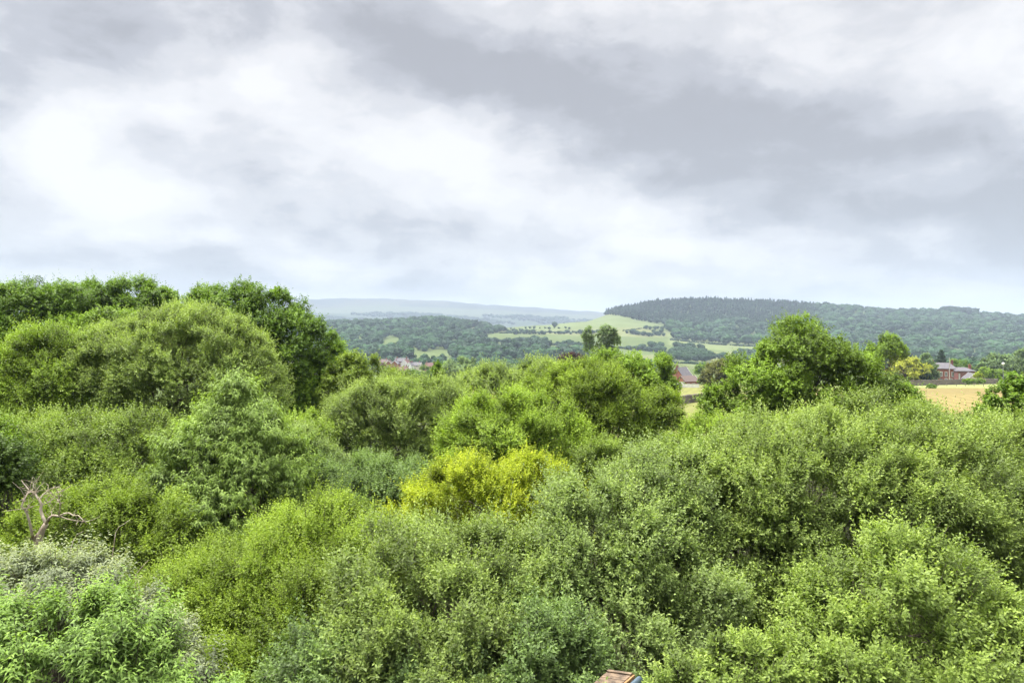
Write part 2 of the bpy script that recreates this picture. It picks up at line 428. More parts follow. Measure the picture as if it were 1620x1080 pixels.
# ------------------------------------------------------------------ near and middle plants
exec_plants = True
G_W = 'willow bushes of the thicket'
def near_plants():
    p = plant
    # ---- front row
    p('willow_bush', 'huge grey green willow dome filling the right side', 'bush', 13.5,
      [(1280, 828, 230, 172), (1120, 872, 130, 140, -.3), (1410, 800, 190, 148, .6), (1150, 980, 130, 150, -.7), (1320, 960, 130, 120, .7)], 'willow', 'sallow_grey', 101, tone=.08, stems=True, forks=4, nlimb=60)
    p('willow_bush', 'silvery willow shrub left of the huge grey green dome', 'bush', 12.2,
      [(975, 880, 120, 125), (910, 960, 110, 120, -.6), (1060, 800, 110, 80, .8), (1010, 1000, 150, 110, -.9)], 'willow', 'silver', 102, stems=True, forks=3, nlimb=40)
    p('willow_bush', 'broad willow rising at the right border above the light shoots', 'bush', 14.5,
      [(1570, 800, 130, 130), (1500, 760, 130, 100, .8), (1640, 860, 130, 170), (1600, 960, 120, 130, -1.6)], 'willow', 'sallow_grey', 103, tone=.05, stems=True, forks=3, nlimb=40)
    p('willow_bush', 'light leafy willow with pale young shoots in the bottom right corner', 'bush', 9.4,
      [(1430, 960, 110, 100), (1350, 1010, 95, 90, .2), (1510, 990, 100, 90, .2), (1430, 1090, 190, 110, -.5)], 'willow', 'fresh', 104, tone=.2, stems=True, forks=3, nlimb=40)
    p('willow_bush', 'low willow clump with bright shoot tips at the corner below the right border', 'bush', 9.0,
      [(1610, 1050, 75, 80)], 'willow', 'fresh', 105, tone=.15, stems=True, nlimb=20)
    p('willow_bush', 'small fresh green bush beside the boarded roof at the bottom edge', 'bush', 8.8,
      [(1080, 1100, 48, 55), (1190, 1080, 75, 80, .2), (1250, 1110, 60, 60)], 'willow', 'fresh', 106, tone=.12, stems=True, nlimb=24)
    p('willow_bush', 'grey green willow in the bottom middle below the yellow bush', 'bush', 11.0,
      [(690, 918, 120, 82, 1.), (640, 970, 120, 120), (770, 960, 120, 120), (700, 1050, 190, 130, -.9)], 'willow', 'sallow_grey', 107, tone=-.02, stems=True, forks=3, nlimb=40)
    p('willow_bush', 'dark lower willow with shaded gaps along the bottom edge', 'bush', 9.6,
      [(850, 1060, 110, 90), (600, 1090, 120, 80), (500, 1080, 90, 70, .2)], 'willow', 'teal', 108, stems=True, forks=2, nlimb=30)
    p('willow_bush', 'fine leaved yellow green willow between buddleia and grey willow', 'bush', 12.2,
      [(500, 890, 120, 90, .6), (410, 950, 120, 100), (320, 960, 90, 75), (520, 980, 120, 110, -.5), (430, 1050, 150, 110, -.9)], 'willow', 'olive', 109, tone=.04, stems=True, forks=3, nlimb=40, l=.058)
    p('buddleia_bush', 'silvery grey buddleia in front of the bare dead tree', 'bush', 9.8,
      [(80, 950, 120, 75), (-10, 930, 90, 70), (170, 980, 80, 65), (245, 1020, 48, 45, -.8), (300, 1070, 40, 38, -1.2)], 'lance', 'buddleia_grey', 110, tone=.1, stems=True, forks=3, nlimb=30, l=.085)
    p('buddleia_bush', 'bright green buddleia with arching leaves in the bottom left corner', 'bush', 8.3,
      [(110, 1050, 160, 100), (-20, 1040, 110, 90), (235, 1075, 80, 75), (300, 1110, 70, 60)], 'lance', 'buddleia', 111, stems=True, forks=3, nlimb=30, bark=BARK_DARK)
    # ---- second row
    p('yellow_bush', 'bright yellow leaved bush in the middle of the thicket', 'bush', 17.0,
      [(770, 800, 118, 72), (690, 826, 74, 57), (845, 794, 72, 62), (770, 876, 125, 72), (820, 858, 92, 62, -.3), (735, 815, 60, 62, -.2)], 'willow', 'yellow', 201, tone=.18, forks=2)
    p('ash_tree', 'feathery bright green ash tree with tall pointed top', 'tree', 17.5,
      [(375, 700, 60, 66), (318, 750, 70, 70, -.3), (415, 750, 62, 95), (360, 815, 105, 85, -.4), (300, 830, 60, 60), (383, 648, 34, 40), (350, 662, 26, 30), (410, 668, 26, 34)], 'ash', 'ash', 202, nlimb=50, bark=BARK)
    p('willow_bush', 'yellow green rounded bush behind the bare dead tree', 'bush', 15.5,
      [(160, 845, 100, 72), (230, 850, 75, 70), (90, 860, 60, 70), (180, 900, 120, 60)], 'willow', 'olive', 203, forks=2)
    p('dark_bush', 'dark green leafy bush behind the dead tree at the left border', 'bush', 16.0,
      [(-5, 770, 45, 75), (-40, 840, 80, 90)], 'oak', 'dark', 204, l=.09, s=.6)
    p('willow_bush', 'blue green shaded willow between ash tree and yellow bush', 'bush', 19.0,
      [(570, 790, 85, 62), (500, 800, 60, 60), (630, 770, 50, 40)], 'willow', 'teal', 205, forks=2)
    p('willow_bush', 'pale whitish willow sapling close behind the ash tree', 'bush', 20.5,
      [(475, 730, 40, 48), (455, 765, 50, 50), (520, 755, 45, 40)], 'willow', 'silver', 206, tone=.1)
    p('willow_bush', 'open twiggy olive willow below the big grey green dome', 'bush', 21.5,
      [(140, 715, 95, 55), (60, 730, 80, 65), (215, 710, 70, 50), (130, 775, 130, 55, -.8)], 'sallow', 'sallow', 207, tone=.05, density=.7, forks=3, nlimb=60)
    p('leafy_bush', 'fresh green bush at the left border above the dead tree', 'bush', 20.0,
      [(0, 720, 40, 50), (-40, 740, 60, 70)], 'oak', 'oak_bright', 208, l=.10, s=.7)
    p('willow_bush', 'slender yellow green willow right of the ash top', 'bush', 25.0,
      [(480, 690, 40, 35), (465, 720, 40, 40), (505, 700, 30, 30)], 'sallow', 'lime', 209)
    p('willow_bush', 'light green leafy bush with rounded top in the centre', 'bush', 24.0,
      [(815, 695, 105, 75), (760, 730, 65, 55), (880, 720, 62, 62), (820, 760, 120, 60)], 'sallow', 'lime', 210, bump=0.08, tone=.14, forks=3, nlimb=40)
    p('willow_bush', 'green bush right of the centre under the yellow olive willow', 'bush', 22.0,
      [(960, 745, 50, 40), (1010, 755, 55, 45)], 'sallow', 'sallow', 211, tone=-.1)
    p('willow_bush', 'wide olive grey willow left of the light green rounded bush', 'bush', 27.0,
      [(610, 670, 95, 65), (690, 660, 65, 55, .5), (560, 690, 55, 60), (620, 720, 110, 50)], 'sallow', 'pale', 212, bump=0.08, tone=0, forks=3, nlimb=40)
    p('willow_bush', 'yellow olive dome shaped willow in front of the bright oak', 'bush', 30.0,
      [(930, 640, 80, 65), (870, 640, 55, 55, .5), (985, 675, 45, 60), (940, 690, 85, 55)], 'sallow', 'olive', 213, bump=0.07, tone=-.06, forks=3, nlimb=40)
    p('willow_tree', 'rounded olive willow on a bare slanting trunk', 'tree', 31.0,
      [(1043, 660, 36, 40), (1030, 682, 32, 32), (1010, 645, 30, 30)], 'sallow', 'olive', 214, bump=0.08, tone=-.08, bark=BARK, trunk=.12)
    p('willow_bush', 'grey green willow crest behind the light green rounded bush', 'bush', 34.0,
      [(800, 620, 65, 40), (745, 640, 50, 45), (850, 605, 45, 32), (720, 660, 40, 40)], 'sallow', 'pale', 215, bump=0.08, forks=2)
    p('leafy_bush', 'yellow green bush between slanting trunk and open oak', 'bush', 29.0,
      [(1112, 695, 34, 34), (1152, 702, 42, 44), (1085, 712, 35, 34)], 'sallow', 'lime', 216, bump=0.10, tone=.05)
    p('young_oak', 'yellow green young oak shoots beside the dark oak', 'tree', 36.0,
      [(570, 592, 32, 30), (610, 615, 40, 28), (545, 630, 35, 40)], 'oak', 'olive', 217, l=.12, bump=.4)
    p('willow_bush', 'low lime green bushes in front of the village roofs', 'bush', 38.0,
      [(655, 630, 40, 24), (615, 646, 45, 28), (700, 648, 35, 24)], 'sallow', 'lime', 218)
    p('sapling', 'thin dark green sapling before the pale round tree', 'tree', 37.0,
      [(692, 590, 7, 16), (690, 614, 22, 14), (705, 622, 18, 10)], 'oak', 'oak', 219, nlimb=10, trunk=.05)
    # ---- oaks and the large dome on the left
    p('willow_tree', 'large grey green dome shaped willow before the dark oak', 'tree', 28.0,
      [(300, 590, 130, 105), (372, 624, 76, 84), (210, 600, 110, 90), (280, 650, 160, 60)], 'sallow', 'pale', 301, tone=.06, bump=.06, s=.45, forks=3, nlimb=60)
    p('willow_tree', 'bright green rounded willow joined to the large dome at the left border', 'tree', 27.0,
      [(95, 600, 95, 78), (15, 615, 80, 70), (80, 650, 120, 60)], 'sallow', 'lime', 302, bump=0.10, tone=-.05, forks=2, nlimb=40)
    p('oak_tree', 'tall dark green oak between the grey dome and the moor', 'tree', 38.0,
      [(395, 520, 90, 66), (455, 565, 82, 72), (340, 500, 46, 42), (505, 610, 54, 62), (440, 640, 90, 80), (520, 655, 44, 50), (420, 590, 90, 80)], 'oak', 'oak', 303, nlimb=60, bump=.12, s=.8, bark=BARK_DARK)
    p('oak_tree', 'oak with ragged top highest in the photo above the grey dome', 'tree', 44.0,
      [(205, 485, 62, 40), (160, 475, 32, 30), (250, 490, 32, 34), (200, 530, 90, 50)], 'oak', 'oak', 304, density=1.25, nlimb=60, bark=BARK_DARK)
    p('oak_tree', 'broad bushy oak at the left border against the sky', 'tree', 41.0,
      [(45, 505, 60, 50), (110, 500, 40, 38), (-10, 515, 50, 50), (70, 545, 110, 50)], 'oak', 'oak', 305, density=1.25, tone=.1, nlimb=60, bark=BARK_DARK)
    p('oak_tree', 'low yellow tinged oak crown between the two sky line oaks', 'tree', 36.0,
      [(180, 520, 40, 28), (140, 535, 45, 30)], 'oak', 'oak_bright', 306)
    # ---- middle right
    p('oak_tree', 'bright green oak below the two stemmed poplar', 'tree', 45.0,
      [(990, 590, 58, 30), (1038, 602, 30, 30), (950, 580, 34, 20), (1005, 628, 62, 30)], 'oak', 'oak_bright', 401, nlimb=40, bump=.4)
    p('oak_tree', 'big open branched oak in front of the wooded hill', 'tree', 32.0,
      [(1270, 568, 62, 56), (1215, 610, 64, 56), (1325, 606, 66, 54), (1172, 648, 56, 48), (1270, 640, 100, 54), (1375, 642, 54, 46), (1342, 578, 36, 30), (1412, 660, 40, 30)], 'oak', 'oak_bright', 402, tone=-.1, nlimb=80, density=.9, bark=BARK_DARK, bump=.42)
    p('oak_tree', 'small dark oak at the edge of the golden hay field', 'tree', 33.0,
      [(1420, 640, 35, 30), (1455, 660, 28, 24), (1400, 670, 45, 25)], 'oak', 'oak', 403, bump=.4)
    p('oak_sapling', 'ragged dark green sapling against the hay field at the right border', 'tree', 21.5,
      [(1590, 640, 32, 34), (1555, 660, 20, 18), (1612, 615, 18, 24), (1530, 672, 14, 10), (1600, 680, 60, 30)], 'oak', 'oak', 404, bump=.45, l=.11, s=.5, density=.8)
    p('willow_bush', 'green bush row below the ragged sapling', 'bush', 19.5,
      [(1560, 705, 75, 35), (1490, 700, 50, 30), (1630, 700, 60, 40)], 'sallow', 'sallow', 405, tone=.05)
    p('leafy_bush', 'shaded dark green bush under the open branched oak', 'bush', 26.0,
      [(1170, 722, 60, 34), (1250, 705, 70, 28), (1110, 735, 50, 33)], 'oak', 'oak', 406, l=.10, s=.7)
near_plants()
print('near plants', NLEAF, time.time() - T0)

# ------------------------------------------------------------------ plants of the middle distance (100 - 600 m)
def mid_plants():
    p = plant
    def q(*a, **k): k.setdefault('nlimb', 16); return p(*a, **k)
    q('poplar_tree', 'pale grey green poplar pair with two separate crowns', 'tree', 150.,
      [(960, 528, 15, 13), (969, 540, 13, 9), (954, 544, 11, 8), (929, 533, 7, 15), (934, 548, 8, 10), (962, 557, 15, 9)], 'oak', 'poplar', 501, bump=.4, density=.8, base=955)
    q('round_tree', 'pale green round tree by the village before the blue hills', 'tree', 260.,
      [(728, 590, 28, 22), (748, 594, 20, 18), (712, 598, 16, 14)], 'oak', 'poplar', 502, tone=.1)
    q('tree', 'low green tree beside the pale round tree', 'tree', 270., [(775, 592, 26, 16), (800, 590, 20, 14)], 'oak', 'poplar', 503)
    q('copper_beech', 'dark purple copper beech behind the yellow olive willow', 'tree', 140., [(905, 572, 20, 12), (890, 576, 12, 9)], 'oak', 'copper', 504)
    q('hawthorn_bush', 'brownish round hawthorn beside the centre brick house', 'bush', 150.,
      [(1142, 592, 28, 22), (1128, 600, 20, 16), (1160, 600, 20, 16)], 'oak', 'brown', 505)
    q('tree', 'mid green leafy tree behind the open branched oak', 'tree', 120.,
      [(1402, 555, 24, 22), (1422, 560, 13, 11), (1386, 572, 20, 18)], 'oak', 'oak_bright', 506, tone=.0)
    q('golden_tree', 'golden yellow tree beside the brick house', 'tree', 235., [(1432, 583, 24, 18), (1452, 588, 14, 12), (1420, 592, 14, 14), (1440, 600, 18, 8)], 'oak', 'gold', 507, tone=.1)
    q('copper_bush', 'small purple bush under the golden yellow tree', 'bush', 232., [(1424, 592, 7, 6)], 'oak', 'copper', 508)
    q('conifer_bush', 'dark conical yew between golden tree and brick house', 'bush', 234., [(1455, 594, 9, 12), (1454, 585, 6, 8), (1462, 598, 8, 8)], 'oak', 'conifer', 509)
    q('tree', 'grey green tree touching the white gable of the brick house', 'tree', 240., [(1468, 578, 10, 15), (1472, 590, 11, 14), (1466, 594, 10, 10)], 'oak', 'poplar', 510, tone=-.1)
    q('tree', 'round dark tree behind the slate roof of the brick house', 'tree', 330., [(1515, 580, 14, 11), (1530, 588, 12, 8)], 'oak', 'oak', 511)
    q('tree', 'leafy tree at the right border beyond the sheds', 'tree', 280., [(1585, 578, 22, 16), (1565, 584, 16, 14), (1602, 586, 18, 12)], 'oak', 'poplar', 512, tone=-.2)
    q('tree', 'dark olive tree filling the right edge beyond the lantern', 'tree', 250., [(1622, 572, 14, 20)], 'oak', 'poplar', 513, tone=-.1)
    q('bush', 'round green bush behind the sheds at the hay field', 'bush', 245., [(1575, 593, 13, 9), (1590, 596, 12, 7), (1560, 590, 9, 7)], 'oak', 'oak_bright', 514)
    q('bush', 'bright lime shrub above the long grey wall', 'bush', 238., [(1547, 594, 6, 4)], 'oak', 'yellow', 515)
    q('bush', 'small round shrub growing over the long grey wall', 'bush', 226., [(1532, 603, 8, 4), (1550, 603, 6, 4)], 'oak', 'oak_bright', 516)
    q('bush', 'low green bush in the hay field before the grey wall', 'bush', 205., [(1473, 612, 6, 4)], 'oak', 'oak', 517)
    q('bush', 'dark bushes behind the slate roofed centre house', 'bush', 310., [(1048, 570, 11, 11), (1110, 583, 10, 8)], 'oak', 'oak', 518)
    q('bush', 'hedge bush with pink blossom beside the white garden wall', 'bush', 268., [(1113, 603, 8, 6), (1122, 600, 8, 7)], 'oak', 'oak', 519)
    q('tree', 'broad dark tree standing right of the village roofs', 'tree', 330., [(685, 598, 16, 12), (668, 596, 18, 12), (650, 594, 12, 8), (700, 590, 10, 12)], 'oak', 'oak', 520, tone=-.1)
    q('tree', 'green trees in front of the left village gables', 'tree', 420., [(606, 588, 9, 8), (622, 600, 12, 10), (640, 598, 10, 7)], 'oak', 'poplar', 521, tone=-.1)
    q('round_tree', 'small round tree in the valley meadow above the brick house', 'tree', 560., [(1108, 585, 7, 6)], 'oak', 'oak', 522)
    # one tall conifer
    root_xyz = P(1489, 600, 312.); root_xyz[2] = ground_z(root_xyz[0], root_xyz[1])
    t = tag(empty('conifer_tree', root_xyz), 'tall dark conifer rising behind the brick house', 'tree')
    r = np.random.default_rng(530); k = 312. / F
    top = P(1489, 553, 312.)[2] - root_xyz[2]
    h = top * r.random(5200) ** .8; ang = r.random(5200) * 6.283; mx = np.clip((top - h) / top, .03, 1) * 23 * k * (.75 + .25 * np.sin(h * 4.2)) 
    rad = mx * r.random(5200) ** .35
    B = np.stack([np.cos(ang) * rad, np.sin(ang) * rad, h], -1)
    D = nrm(np.stack([np.cos(ang), np.sin(ang), -.25 + 0 * ang], -1) + r.normal(0, .25, (5200, 3)))
    st = dict(ST['oak']); st.update(l=.5, w=.3, k=3, pitch=35, droop=.3)
    V, tint = shoots_to_leaves(B, D, np.full(5200, .4), st, 1.0, r.random(5200), r)
    link('crown', mesh_np('crown', V, np.arange(len(V)).reshape(-1, 4), tint), LM['conifer'], t)
    MB().tube([(0, 0, -.3), (0, 0, top * .5), (0, 0, top * .97)], [.28, .18, .03], 8).build('trunk', BARK_DARK, t)
mid_plants()
print('mid plants', NLEAF, time.time() - T0)

# ------------------------------------------------------------------ far trees: woods, hedges, field trees
def far_crown(seed, kind, nq, core=(9, 6)):
    """unit tree (height 1) -> V, tint; quads"""
    r = np.random.default_rng(seed); Vs, Ts = [], []
    if kind == 'conifer':
        lob = [(np.array([0, 0, .30]), np.array([.20, .20, .30])), (np.array([0, 0, .55]), np.array([.14, .14, .28])), (np.array([0, 0, .78]), np.array([.075, .075, .22]))]
    else:
        lob = [(np.array([0, 0, .48]), np.array([.40, .40, .46]))]
        for i in range(5):
            a = r.random() * 6.283; f = r.uniform(.16, .3)
            lob.append((np.array([math.cos(a) * f, math.sin(a) * f, r.uniform(.35, .72)]), np.array([1, 1, .85]) * r.uniform(.2, .3)))
    for c, a in lob:
        nu, nv = core
        th = np.linspace(0, 2 * math.pi, nu + 1); phv = np.linspace(-1.2, 1.5, nv)
        g = np.stack([np.cos(phv)[:, None] * np.cos(th), np.cos(phv)[:, None] * np.sin(th), np.sin(phv)[:, None] + 0 * th], -1)
        g[:, :-1] *= r.uniform(.78, .98, (nv, nu, 1)); g[:, -1] = g[:, 0]
        g = c + g * a
        q = np.stack([g[:-1, :-1], g[:-1, 1:], g[1:, 1:], g[1:, :-1]], 2).reshape(-1, 4, 3)
        Vs.append(q.reshape(-1, 3)); Ts.append(r.uniform(.1, .4, len(q)))
    li = r.integers(0, len(lob), nq)
    c = np.array([lob[i][0] for i in li]); a = np.array([lob[i][1] for i in li])
    d = nrm(r.normal(size=(nq, 3)) + np.array([0, 0, .25]))
    p = c + d * a * r.uniform(.85, 1.08, (nq, 1))
    n = nrm(d + r.normal(0, .35, (nq, 3))); u = nrm(np.cross(n, r.normal(size=(nq, 3)))); w = np.cross(n, u)
    s = (r.uniform(.05, .10, (nq, 1)) * (60 / nq) ** .35 * (.7 if kind == 'conifer' else 1.25))
    if kind == 'conifer': u = nrm(d * np.array([1, 1, .2]) - np.array([0, 0, .3])); w = nrm(np.cross(u, n))
    Vs.append(np.stack([p - u * s, p + w * s * .7, p + u * s * 1.1, p - w * s * .7], 1).reshape(-1, 3)); Ts.append(np.clip(.25 + .75 * r.random(nq), 0, 1))
    return np.concatenate(Vs), np.concatenate(Ts)

FAR_W = [far_crown(900 + i, 'round', 60, (6, 4)) for i in range(5)]
FAR_C = [far_crown(920 + i, 'conifer', 50, (5, 3)) for i in range(3)]
def scatter(pred, pxr, rr, spacing, r):
    """points (px, r) with a minimum spacing in metres; pred(px,row,r) -> bool"""
    out = []; grid = {}
    A = (pxr[1] - pxr[0]) / F * (rr[1] ** 2 - rr[0] ** 2) / 2
    n = int(A / spacing ** 2 * 3.2)
    rad = np.sqrt(r.uniform(rr[0] ** 2, rr[1] ** 2, n)); px = r.uniform(*pxr, n)
    z = terrain(px, rad); row = HY + (H - z) / rad * F
    ok = pred(px, row, rad)
    for a, b, c in zip(px[ok], rad[ok], z[ok]):
        x = (a - 810) / F * b; k = (int(x // spacing), int(b // spacing))
        if any(((x - g[0]) ** 2 + (b - g[1]) ** 2) < spacing ** 2 for i in (-1, 0, 1) for j in (-1, 0, 1) for g in grid.get((k[0] + i, k[1] + j), ())): continue
        grid.setdefault(k, []).append((x, b)); out.append((x, b, c))
    return np.array(out)

def wood(name, label, pts, bank, hgt, wid, mat, seed):
    r = np.random.default_rng(seed); Vs, Ts = [], []
    vi = r.integers(0, len(bank), len(pts))
    for i, (V, t) in enumerate(bank):
        q = pts[vi == i]; n = len(q)
        if not n: continue
        h = r.uniform(*hgt, n); w = h * r.uniform(*wid, n); a = r.random(n) * 6.283; c, s_ = np.cos(a), np.sin(a)
        X = (V[None, :, 0] * c[:, None] - V[None, :, 1] * s_[:, None]) * w[:, None]; Y = (V[None, :, 0] * s_[:, None] + V[None, :, 1] * c[:, None]) * w[:, None]
        Z = V[None, :, 2] * h[:, None] - .4
        Vs.append((np.stack([X, Y, Z], -1) + q[:, None]).reshape(-1, 3))
        Ts.append(np.clip(t[None] * .7 + r.normal(.10, .20, (n, 1)) + (.22 * np.sin(q[:, 0] * .017 + 2 * np.sin(q[:, 1] * .011)) * np.sin(q[:, 1] * .019))[:, None], 0, 1).ravel())
    V = np.concatenate(Vs); print(name, len(pts), len(V) // 4)
    o = link(name, mesh_np(name, V, np.arange(len(V)).reshape(-1, 4), np.concatenate(Ts)), mat)
    return tag(o, label, 'woodland', kind='stuff')

FIELDS_L = [[(604, 536), (618, 533), (634, 536), (632, 554), (608, 554)], [(642, 553), (672, 556), (695, 551), (708, 553), (718, 566), (706, 580), (664, 580), (650, 568)], [(752, 530), (790, 527), (862, 526), (866, 541), (800, 546), (764, 543)], [(772, 511), (862, 509), (862, 522), (776, 525)]]
def pred_left(px, row, r):
    k = (px < 778 + 20 * np.sin(r * .02)) & (r > 900) & (r < 2120)
    k |= (px >= 770) & (px < 862) & (r > 950) & (r < 1420)
    k |= (px >= 862) & (px < 935) & (row > 556) & (row < 566)
    for f in FIELDS_L: k &= ~inpoly(px, row, f)
    return k & (row < 572)
BOUND = np.array([(940, 500), (962, 498), (985, 500.5), (1005, 506), (1030, 511), (1056, 514), (1058, 526), (1060, 534), (1085, 540), (1150, 544), (1196, 546), (1204, 552), (1300, 566), (1400, 574), (1620, 576), (1900, 576)], float)
def pred_right(px, row, r):
    edge = np.interp(px, BOUND[:, 0], BOUND[:, 1])
    k = (px > 945) & (row < edge) & (r > 900) & (r < 2450) & ~((px < 1060) & (r < 1900))
    k &= ~inpoly(px, row, [(1494, 551), (1556, 556), (1556, 568), (1494, 564)])
    k &= ~inpoly(px, row, [(1512, 570), (1556, 569), (1556, 582), (1512, 582)])
    return k
def con_zone(px, r): return (px < 1300) & ((r > 1880 + 60 * np.sin(px * .05)) & ((px < 1290)))
def woods():
    r = np.random.default_rng(55)
    pl = scatter(pred_left, (250, 940), (900, 2120), 14.5, r)
    wood('woodland', 'bluish broadleaf woodland covering the left hill', pl, FAR_W, (7, 22), (1.0, 1.4), LM['far'], 1)
    pr = scatter(lambda a, b, c: pred_right(a, b, c) & ~con_zone(a, c), (940, 1760), (900, 2450), 16.5, r)
    wood('woodland', 'broadleaf woodland on the slope of the right hill', pr, FAR_W, (8, 25), (1.05, 1.5), LM['far'], 2)
    pc = scatter(lambda a, b, c: pred_right(a, b, c) & con_zone(a, c), (945, 1310), (1850, 2450), 10.5, r)
    wood('conifer_woodland', 'dark conifer plantation along the crest of the right hill', pc, FAR_C, (11, 25), (1.0, 1.5), LM['far_dark'], 3)
    pc = scatter(lambda a, b, c: pred_right(a, b, c) & con_zone(a, c), (945, 1310), (1850, 2450), 21, r)
    wood('woodland', 'broadleaf trees mixed into the conifer plantation', pc, FAR_W, (13, 22), (.8, 1.1), LM['far_dark'], 8)
    pk = scatter(lambda a, b, c: (((a - 1517) / 27) ** 2 + ((c - 2330) / 60) ** 2) < 1, (1480, 1560), (2250, 2400), 9, r)
    wood('woodland', 'dark rounded copse on the far skyline of the right hill', pk, FAR_W, (28, 33), (.7, .9), LM['far_dark'], 4)
    pv = scatter(lambda a, b, c: (c > 640) & (c < 900) & (b > 572) & ~((a > 1040) & (a < 1135) & (c > 600)), (480, 1040), (640, 900), 14, r)
    wood('woodland', 'valley trees behind the village roofs', pv, FAR_W, (9, 14), (.9, 1.2), LM['far'], 5)
    pv = scatter(lambda a, b, c: (c > 420) & (c < 900) & (np.sin(a * .05 + c * .01) > -.3), (1380, 1800), (420, 900), 15, r)
    wood('woodland', 'tree belt in the valley behind the brick house', pv, FAR_W, (9, 14), (.9, 1.2), LM['far'], 6)
    pm = scatter(lambda a, b, c: (np.sin(a * .03 + 2 * np.sin(c * .004)) > -.5), (420, 960), (4380, 5000), 30, r)
    wood('woodland', 'far blue woods at the foot of the moor', pm, FAR_W, (16, 24), (1.5, 2.4), LM['far_dark'], 7)
woods()

# separate field and hedgerow trees on the pastures: one detailed tree per variety, then copies
FT = []
for i in range(5):
    V, t = far_crown(950 + i, 'round', 420, (8, 5))
    FT.append(mesh_np('field_tree', V, np.arange(len(V)).reshape(-1, 4), t))
    FT[-1].materials.append(LM['far'])
def field_trees(label, group, pts, hgt, wid=(.95, 1.25), seed=0, name='field_tree'):
    r = np.random.default_rng(seed)
    for px, row in pts:
        d = find(px, row, 700., 2300.)
        if d is None: continue
        o = bpy.data.objects.new(name, FT[r.integers(5)]); COL.objects.link(o)
        h = r.uniform(*hgt); w = h * r.uniform(*wid)
        h *= r.uniform(.6, 1.1); w = h * r.uniform(*wid) * 1.1
        o.location = ((px - 810) / F * d, d, float(terrain(px, d)) - .4); o.scale = (w * r.uniform(.9, 1.35), w, h); o.rotation_euler = (0, 0, r.random() * 6.28)
        tag(o, label, 'tree', group)
def along(pts, step, jx=1.2, jy=.7, seed=0):
    r = np.random.default_rng(seed); out = []
    for (x0, y0), (x1, y1) in zip(pts, pts[1:]):
        n = max(1, int(math.hypot(x1 - x0, y1 - y0) / step))
        for i in range(n):
            t = (i + .5) / n; out.append((x0 + (x1 - x0) * t + r.normal(0, jx), y0 + (y1 - y0) * t + r.normal(0, jy)))
    return out
def inside(poly, step, seed=0):
    r = np.random.default_rng(seed); xs = [p[0] for p in poly]; ys = [p[1] for p in poly]; out = []
    y = max(ys)
    while y > min(ys):
        x = min(xs)
        while x < max(xs):
            a, b = x + r.normal(0, 1), y + r.normal(0, .8)
            if inpoly(np.array([a]), np.array([b]), poly)[0]: out.append((a, b))
            x += step
        y -= step * .45
    return out
field_trees('lone round tree on the crest of the pasture', None, [(877, 517.5)], (15, 16), seed=1)
field_trees('dark tree in the hedge line under the green knoll', 'trees in the hedge under the knoll', along([(800, 528), (840, 529), (925, 527), (960, 526)], 5, seed=2), (8, 13), seed=2)
field_trees('small tree on the upper pasture near the knoll', 'small trees on the upper pasture', along([(790, 521), (880, 519.5), (905, 520)], 7, seed=3), (5, 8), seed=3)
field_trees('hedge tree on the pasture under the conifer plantation', 'trees in the hedge below the plantation', along([(990, 527), (1015, 530), (1052, 532)], 5, seed=4) + along([(1020, 522), (1056, 520)], 6, seed=5) + [(1034, 526), (1046, 527)], (9, 14), seed=4)
field_trees('tree in the short row between two pale pastures', 'tree row between two pastures', along([(990, 552), (1020, 554), (1052, 557)], 5, seed=6) + along([(1030, 550), (1045, 554)], 5, seed=16), (10, 15), seed=6)
field_trees('tree of the rounded clump in the middle of the pasture', 'rounded tree clump on the pasture', inside([(1060, 570), (1064, 556), (1085, 551), (1112, 556), (1130, 568), (1118, 573), (1085, 573)], 7, 7), (13, 18), seed=7)
field_trees('round tree standing alone right of the pasture clump', None, [(1143, 570)], (14, 15), seed=8)
field_trees('tree beside the big oak at the lower edge of the pasture', 'trees at the lower pasture edge', inside([(1156, 574), (1165, 562), (1200, 556), (1215, 575)], 8, 9), (12, 16), seed=9)
field_trees('tree in the hedge across the lower left pasture', 'trees in the lower pasture hedge', along([(862, 546), (900, 545), (935, 546)], 4, seed=10), (7, 10), seed=10)
field_trees('tree along the near edge of the left pasture strip', 'trees along the left pasture strip', along([(755, 541), (800, 541), (850, 543)], 5, seed=11), (8, 12), seed=11)
field_trees('tree between the fields on the left hill crest', 'trees on the left hill crest', along([(770, 524), (800, 524), (830, 523)], 7, seed=12), (7, 11), seed=12)
field_trees('tree in the valley meadow behind the centre house', 'trees in the valley meadow', along([(1000, 580), (1040, 578)], 8, seed=13) + [(1128, 582), (1160, 584), (1175, 583), (1195, 585)], (8, 12), seed=13)
def hedge(label, pts, h, seed):
    r = np.random.default_rng(seed); Vs, Ts = [], []; ps = along(pts, 1.6, .2, .15, seed)
    for px, row in ps:
        d = find(px, row, 700., 2300.)
        if d is None or r.random() < .06: continue
        V, t = FAR_W[r.integers(5)]; hh = h * r.uniform(.6, 1.4); w = hh * r.uniform(1.0, 1.7)
        Vs.append(V * np.array([w, w, hh]) + np.array([(px - 810) / F * d, d, float(terrain(px, d)) - .3])); Ts.append(t)
    V = np.concatenate(Vs); tag(link('hedge', mesh_np('hedge', V, np.arange(len(V)).reshape(-1, 4), np.concatenate(Ts)), LM['far']), label, 'hedge')
hedge('hedge crossing the upper pasture under the green knoll', [(790, 527.5), (870, 526), (960, 526.5)], 4, 1)
hedge('short hedge climbing the pasture to the plantation', [(985, 524), (1020, 519), (1056, 518)], 3, 2)
hedge('hedge along the lower left pasture', [(858, 546), (935, 546)], 3.5, 3)
hedge('hedge between the two pale middle pastures', [(960, 549), (1000, 553), (1060, 559)], 3.5, 4)
hedge('long hedge falling across the lower middle pasture', [(1050, 574), (1100, 576), (1170, 582)], 3.5, 5)
